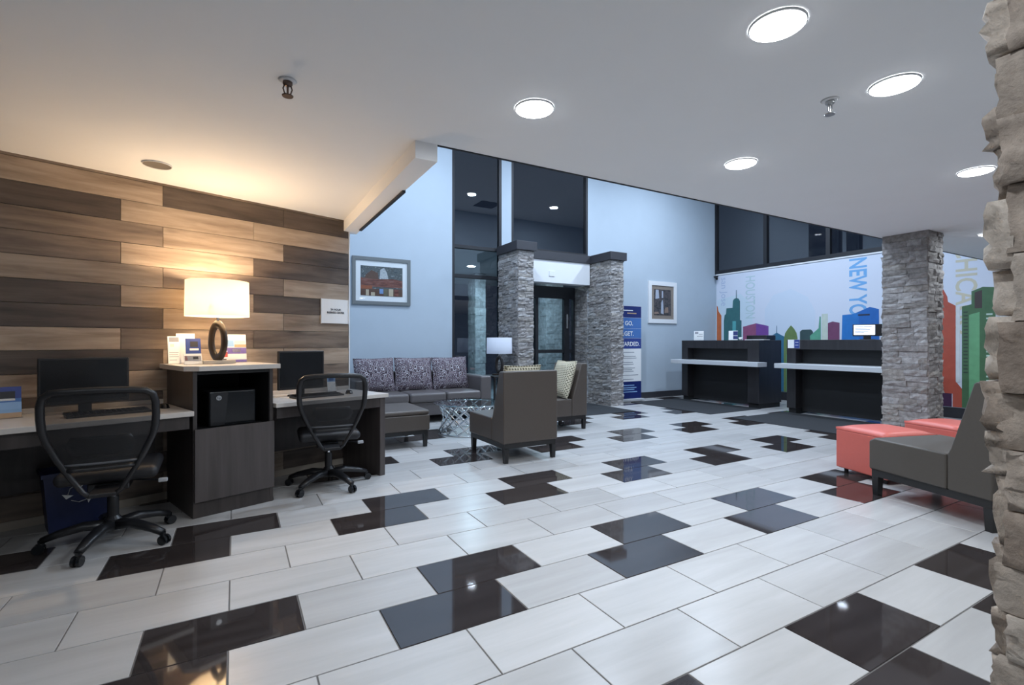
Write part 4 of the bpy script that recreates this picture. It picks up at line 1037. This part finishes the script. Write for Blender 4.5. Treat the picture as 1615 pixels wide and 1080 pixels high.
def mtext(s, y, z, size, rgb, sx=1.0, bold=0.004):
    m = plain('mural_letter_'+s.replace(' ','_'), rgb, 0.55)
    # reads from the top down, letters lying on their side
    t = text('printed_lettering', s, size, m, mur, (-0.0075, y, z), (0,0,0), align='LEFT', bold=bold, sx=1, ext=0.0002)
    # glyph x runs down (-z), glyph y runs towards the viewer's right (-y)
    t.matrix_local = Matrix.Translation((-0.0051, y, z)) @ Matrix(((0,0,-1,0),(0,-1,0,0),(-1,0,0,0),(0,0,0,1))).inverted().to_4x4() @ Matrix.Diagonal((sx,1,1,1))
    return t
mtext('HOUSTON', 7.17, 2.80, 0.34, (0.44,0.56,0.60), 0.60)
mtext('NEW YORK', 4.92, 2.88, 0.42, (0.15,0.37,0.67), 0.66, 0.010)
mtext('CHICAGO', 3.32, 2.86, 0.38, (0.56,0.52,0.40), 0.85, 0.006)
mtext('san Jose', 7.86, 2.84, 0.24, (0.38,0.46,0.62), 0.9, 0.0)
cmr = empty('security_camera', (MW-0.06, FW-0.06, 2.86), 0, 'tiny black security camera in the corner above the mural', 'camera')
MB().box(-0.02, 0.055, -0.02, 0.055, 0.0, 0.03).build('bracket', M['black_plastic'], cmr); MB().tube([(0,0,-0.02),(-0.05,-0.06,-0.05)], 0.028, 12).build('body', M['black_plastic'], cmr, smooth=False)

# ------------------------------------------------------------------ reception
def pod(y0, y1, label):
    yc = (y0+y1)/2; h = (y1-y0)/2
    p = empty('reception_desk', (8.57, yc, 0), 0, label, 'reception desk', 'reception desks')
    H = 1.295; kz = 0.09
    m = M['pod']
    MB().box(0.0, 0.70, -h, -h+0.24, kz, H).build('side_block', m, p, bevel=0.004)
    MB().box(0.0, 0.70, h-0.16, h, kz, H).build('side_block', m, p, bevel=0.004)
    MB().box(0.0, 0.70, -h+0.2405, h-0.1605, H-0.165, H).build('top_beam', m, p, bevel=0.004)
    MB().box(0.20, 0.24, -h+0.2405, h-0.1605, 0.03, H-0.1655).build('front_panel', M['black_inside'], p)
    MB().box(0.03, 0.68, -h+0.02, -h+0.23, 0.0, kz-0.001).build('kick_plate', M['black_inside'], p)
    MB().box(0.03, 0.68, h-0.15, h-0.02, 0.0, kz-0.001).build('kick_plate', M['black_inside'], p)
    sh = MB().box(-0.28, 0.199, -h+0.2415, h-0.1615, 0.80, 0.882).build('shelf', M['shelf'], p, bevel=0.006)
    MB().box(-0.28, -0.005, -h-0.16, -h+0.241, 0.80, 0.882).build('shelf_end', M['shelf'], p, bevel=0.006)
    MB().box(-0.28, -0.005, h-0.161, h+0.06, 0.80, 0.882).build('shelf_end', M['shelf'], p, bevel=0.006)
    return p
pod(5.72, 7.55, 'black reception desk left, beside the picture wall')
pod(3.34, 5.19, 'black reception desk right, partly behind the stone column')
PT = 1.296
def mats_(x0, x1, y0, y1, label):
    m = MB().box(x0, x1, y0, y1, 0.0005, 0.009).build('floor_mat', M['mat'], bevel=0.003); tag(m, label, 'mat', 'charcoal floor mats')
mats_(4.70, 6.34, 6.64, 8.00, 'charcoal mat before the entrance door')
mats_(7.18, 8.60, 5.70, 7.66, 'charcoal mat in front of the left reception desk')
mats_(7.14, 8.60, 3.25, 5.24, 'charcoal mat in front of the right reception desk')
card('sign_holder', (8.72, 7.22, PT), -62, 0.20, 0.20, 6, 'clear sign holder at the left end of the left reception desk', 'sign', [(0.7,0.92,'grey_ink',0.1,0.45),(0.62,0.68,'grey_ink',0.5,0.9),(0.4,0.46,'grey_ink',0.3,0.9)], holder=0.9)
card('sign_holder', (8.72, 6.38, PT), -62, 0.17, 0.19, 6, 'white and navy card stand on the left reception desk', 'sign', [(0.5,0.95,'navy',0.5,1.0),(0.1,0.45,'navy',0.5,1.0)])
pr_ = empty('printer', (9.02, 5.98, PT), -90, 'low black printer with paper on the left reception desk', 'printer')
MB().box(-0.21, 0.21, -0.15, 0.15, 0.0, 0.095).build('body', M['black_plastic'], pr_, bevel=0.01)
MB().box(-0.12, 0.28, -0.33, -0.151, 0.0, 0.014).build('paper_tray', M['paper'], pr_)
mug = empty('paper_cup', (8.66, 6.17, PT), 0, 'small white cup on the left reception desk', 'cup')
MB().lathe([(0.0,0.0),(0.028,0.0),(0.036,0.055),(0.033,0.055),(0.026,0.004),(0.0,0.004)], 20).build('cup_body', M['paper'], mug, smooth=True)
MB().tube([(0.030,0,0.045),(0.055,0,0.04),(0.052,0,0.018),(0.028,0,0.015)], 0.004, 6).build('handle', M['paper'], mug, smooth=True)
# terminal on the right desk
tm = empty('terminal_screen', (8.72, 3.98, PT), -62, 'small bright screen on the right reception desk beside the column', 'screen')
MB().box(-0.19, 0.19, 0.0, 0.03, 0.055, 0.245).build('casing', M['black_plastic'], tm, bevel=0.004)
MB().box(-0.175, 0.10, -0.0015, -0.0001, 0.075, 0.232).build('screen', emit('lit_screen', (0.80,0.88,1.0), 0.9), tm)
for z, w in ((0.205,0.22),(0.18,0.16),(0.155,0.2),(0.13,0.18),(0.105,0.12)):
    MB().box(-0.16, -0.16+w, -0.0028, -0.0016, z, z+0.008).build('screen_text', M['grey_ink'], tm)
MB().box(-0.05, 0.05, 0.005, 0.025, 0.008, 0.0545).build('stand_neck', M['black_plastic'], tm); MB().box(-0.10, 0.10, -0.06, 0.08, 0.0, 0.0075).build('stand_foot', M['black_plastic'], tm)
ds = empty('desk_placard', (8.566, 5.06, 1.15), -90, 'white and blue placard on the right reception desk front corner', 'placard')
MB().box(-0.105, 0.105, -0.006, 0.0, 0.0, 0.15).build('plate', M['paper'], ds); MB().box(0.01, 0.1045, -0.0072, -0.0061, 0.002, 0.148).build('print', M['blue'], ds)
MB().box(0.03, 0.085, -0.0082, -0.0073, 0.10, 0.108).build('print', M['paper'], ds); MB().box(0.03, 0.085, -0.0082, -0.0073, 0.05, 0.058).build('print', M['paper'], ds)
ol = empty('wall_outlet', (MW-0.0055, 5.46, 0.30), 0, 'white outlet plate low between the reception desks', 'outlet')
MB().box(-0.008, 0.0, -0.06, 0.06, -0.06, 0.06).build('plate', M['paper'], ol, bevel=0.003); MB().box(-0.0095, -0.0081, -0.02, 0.02, -0.035, 0.035).build('socket', M['grey_plastic'], ol)
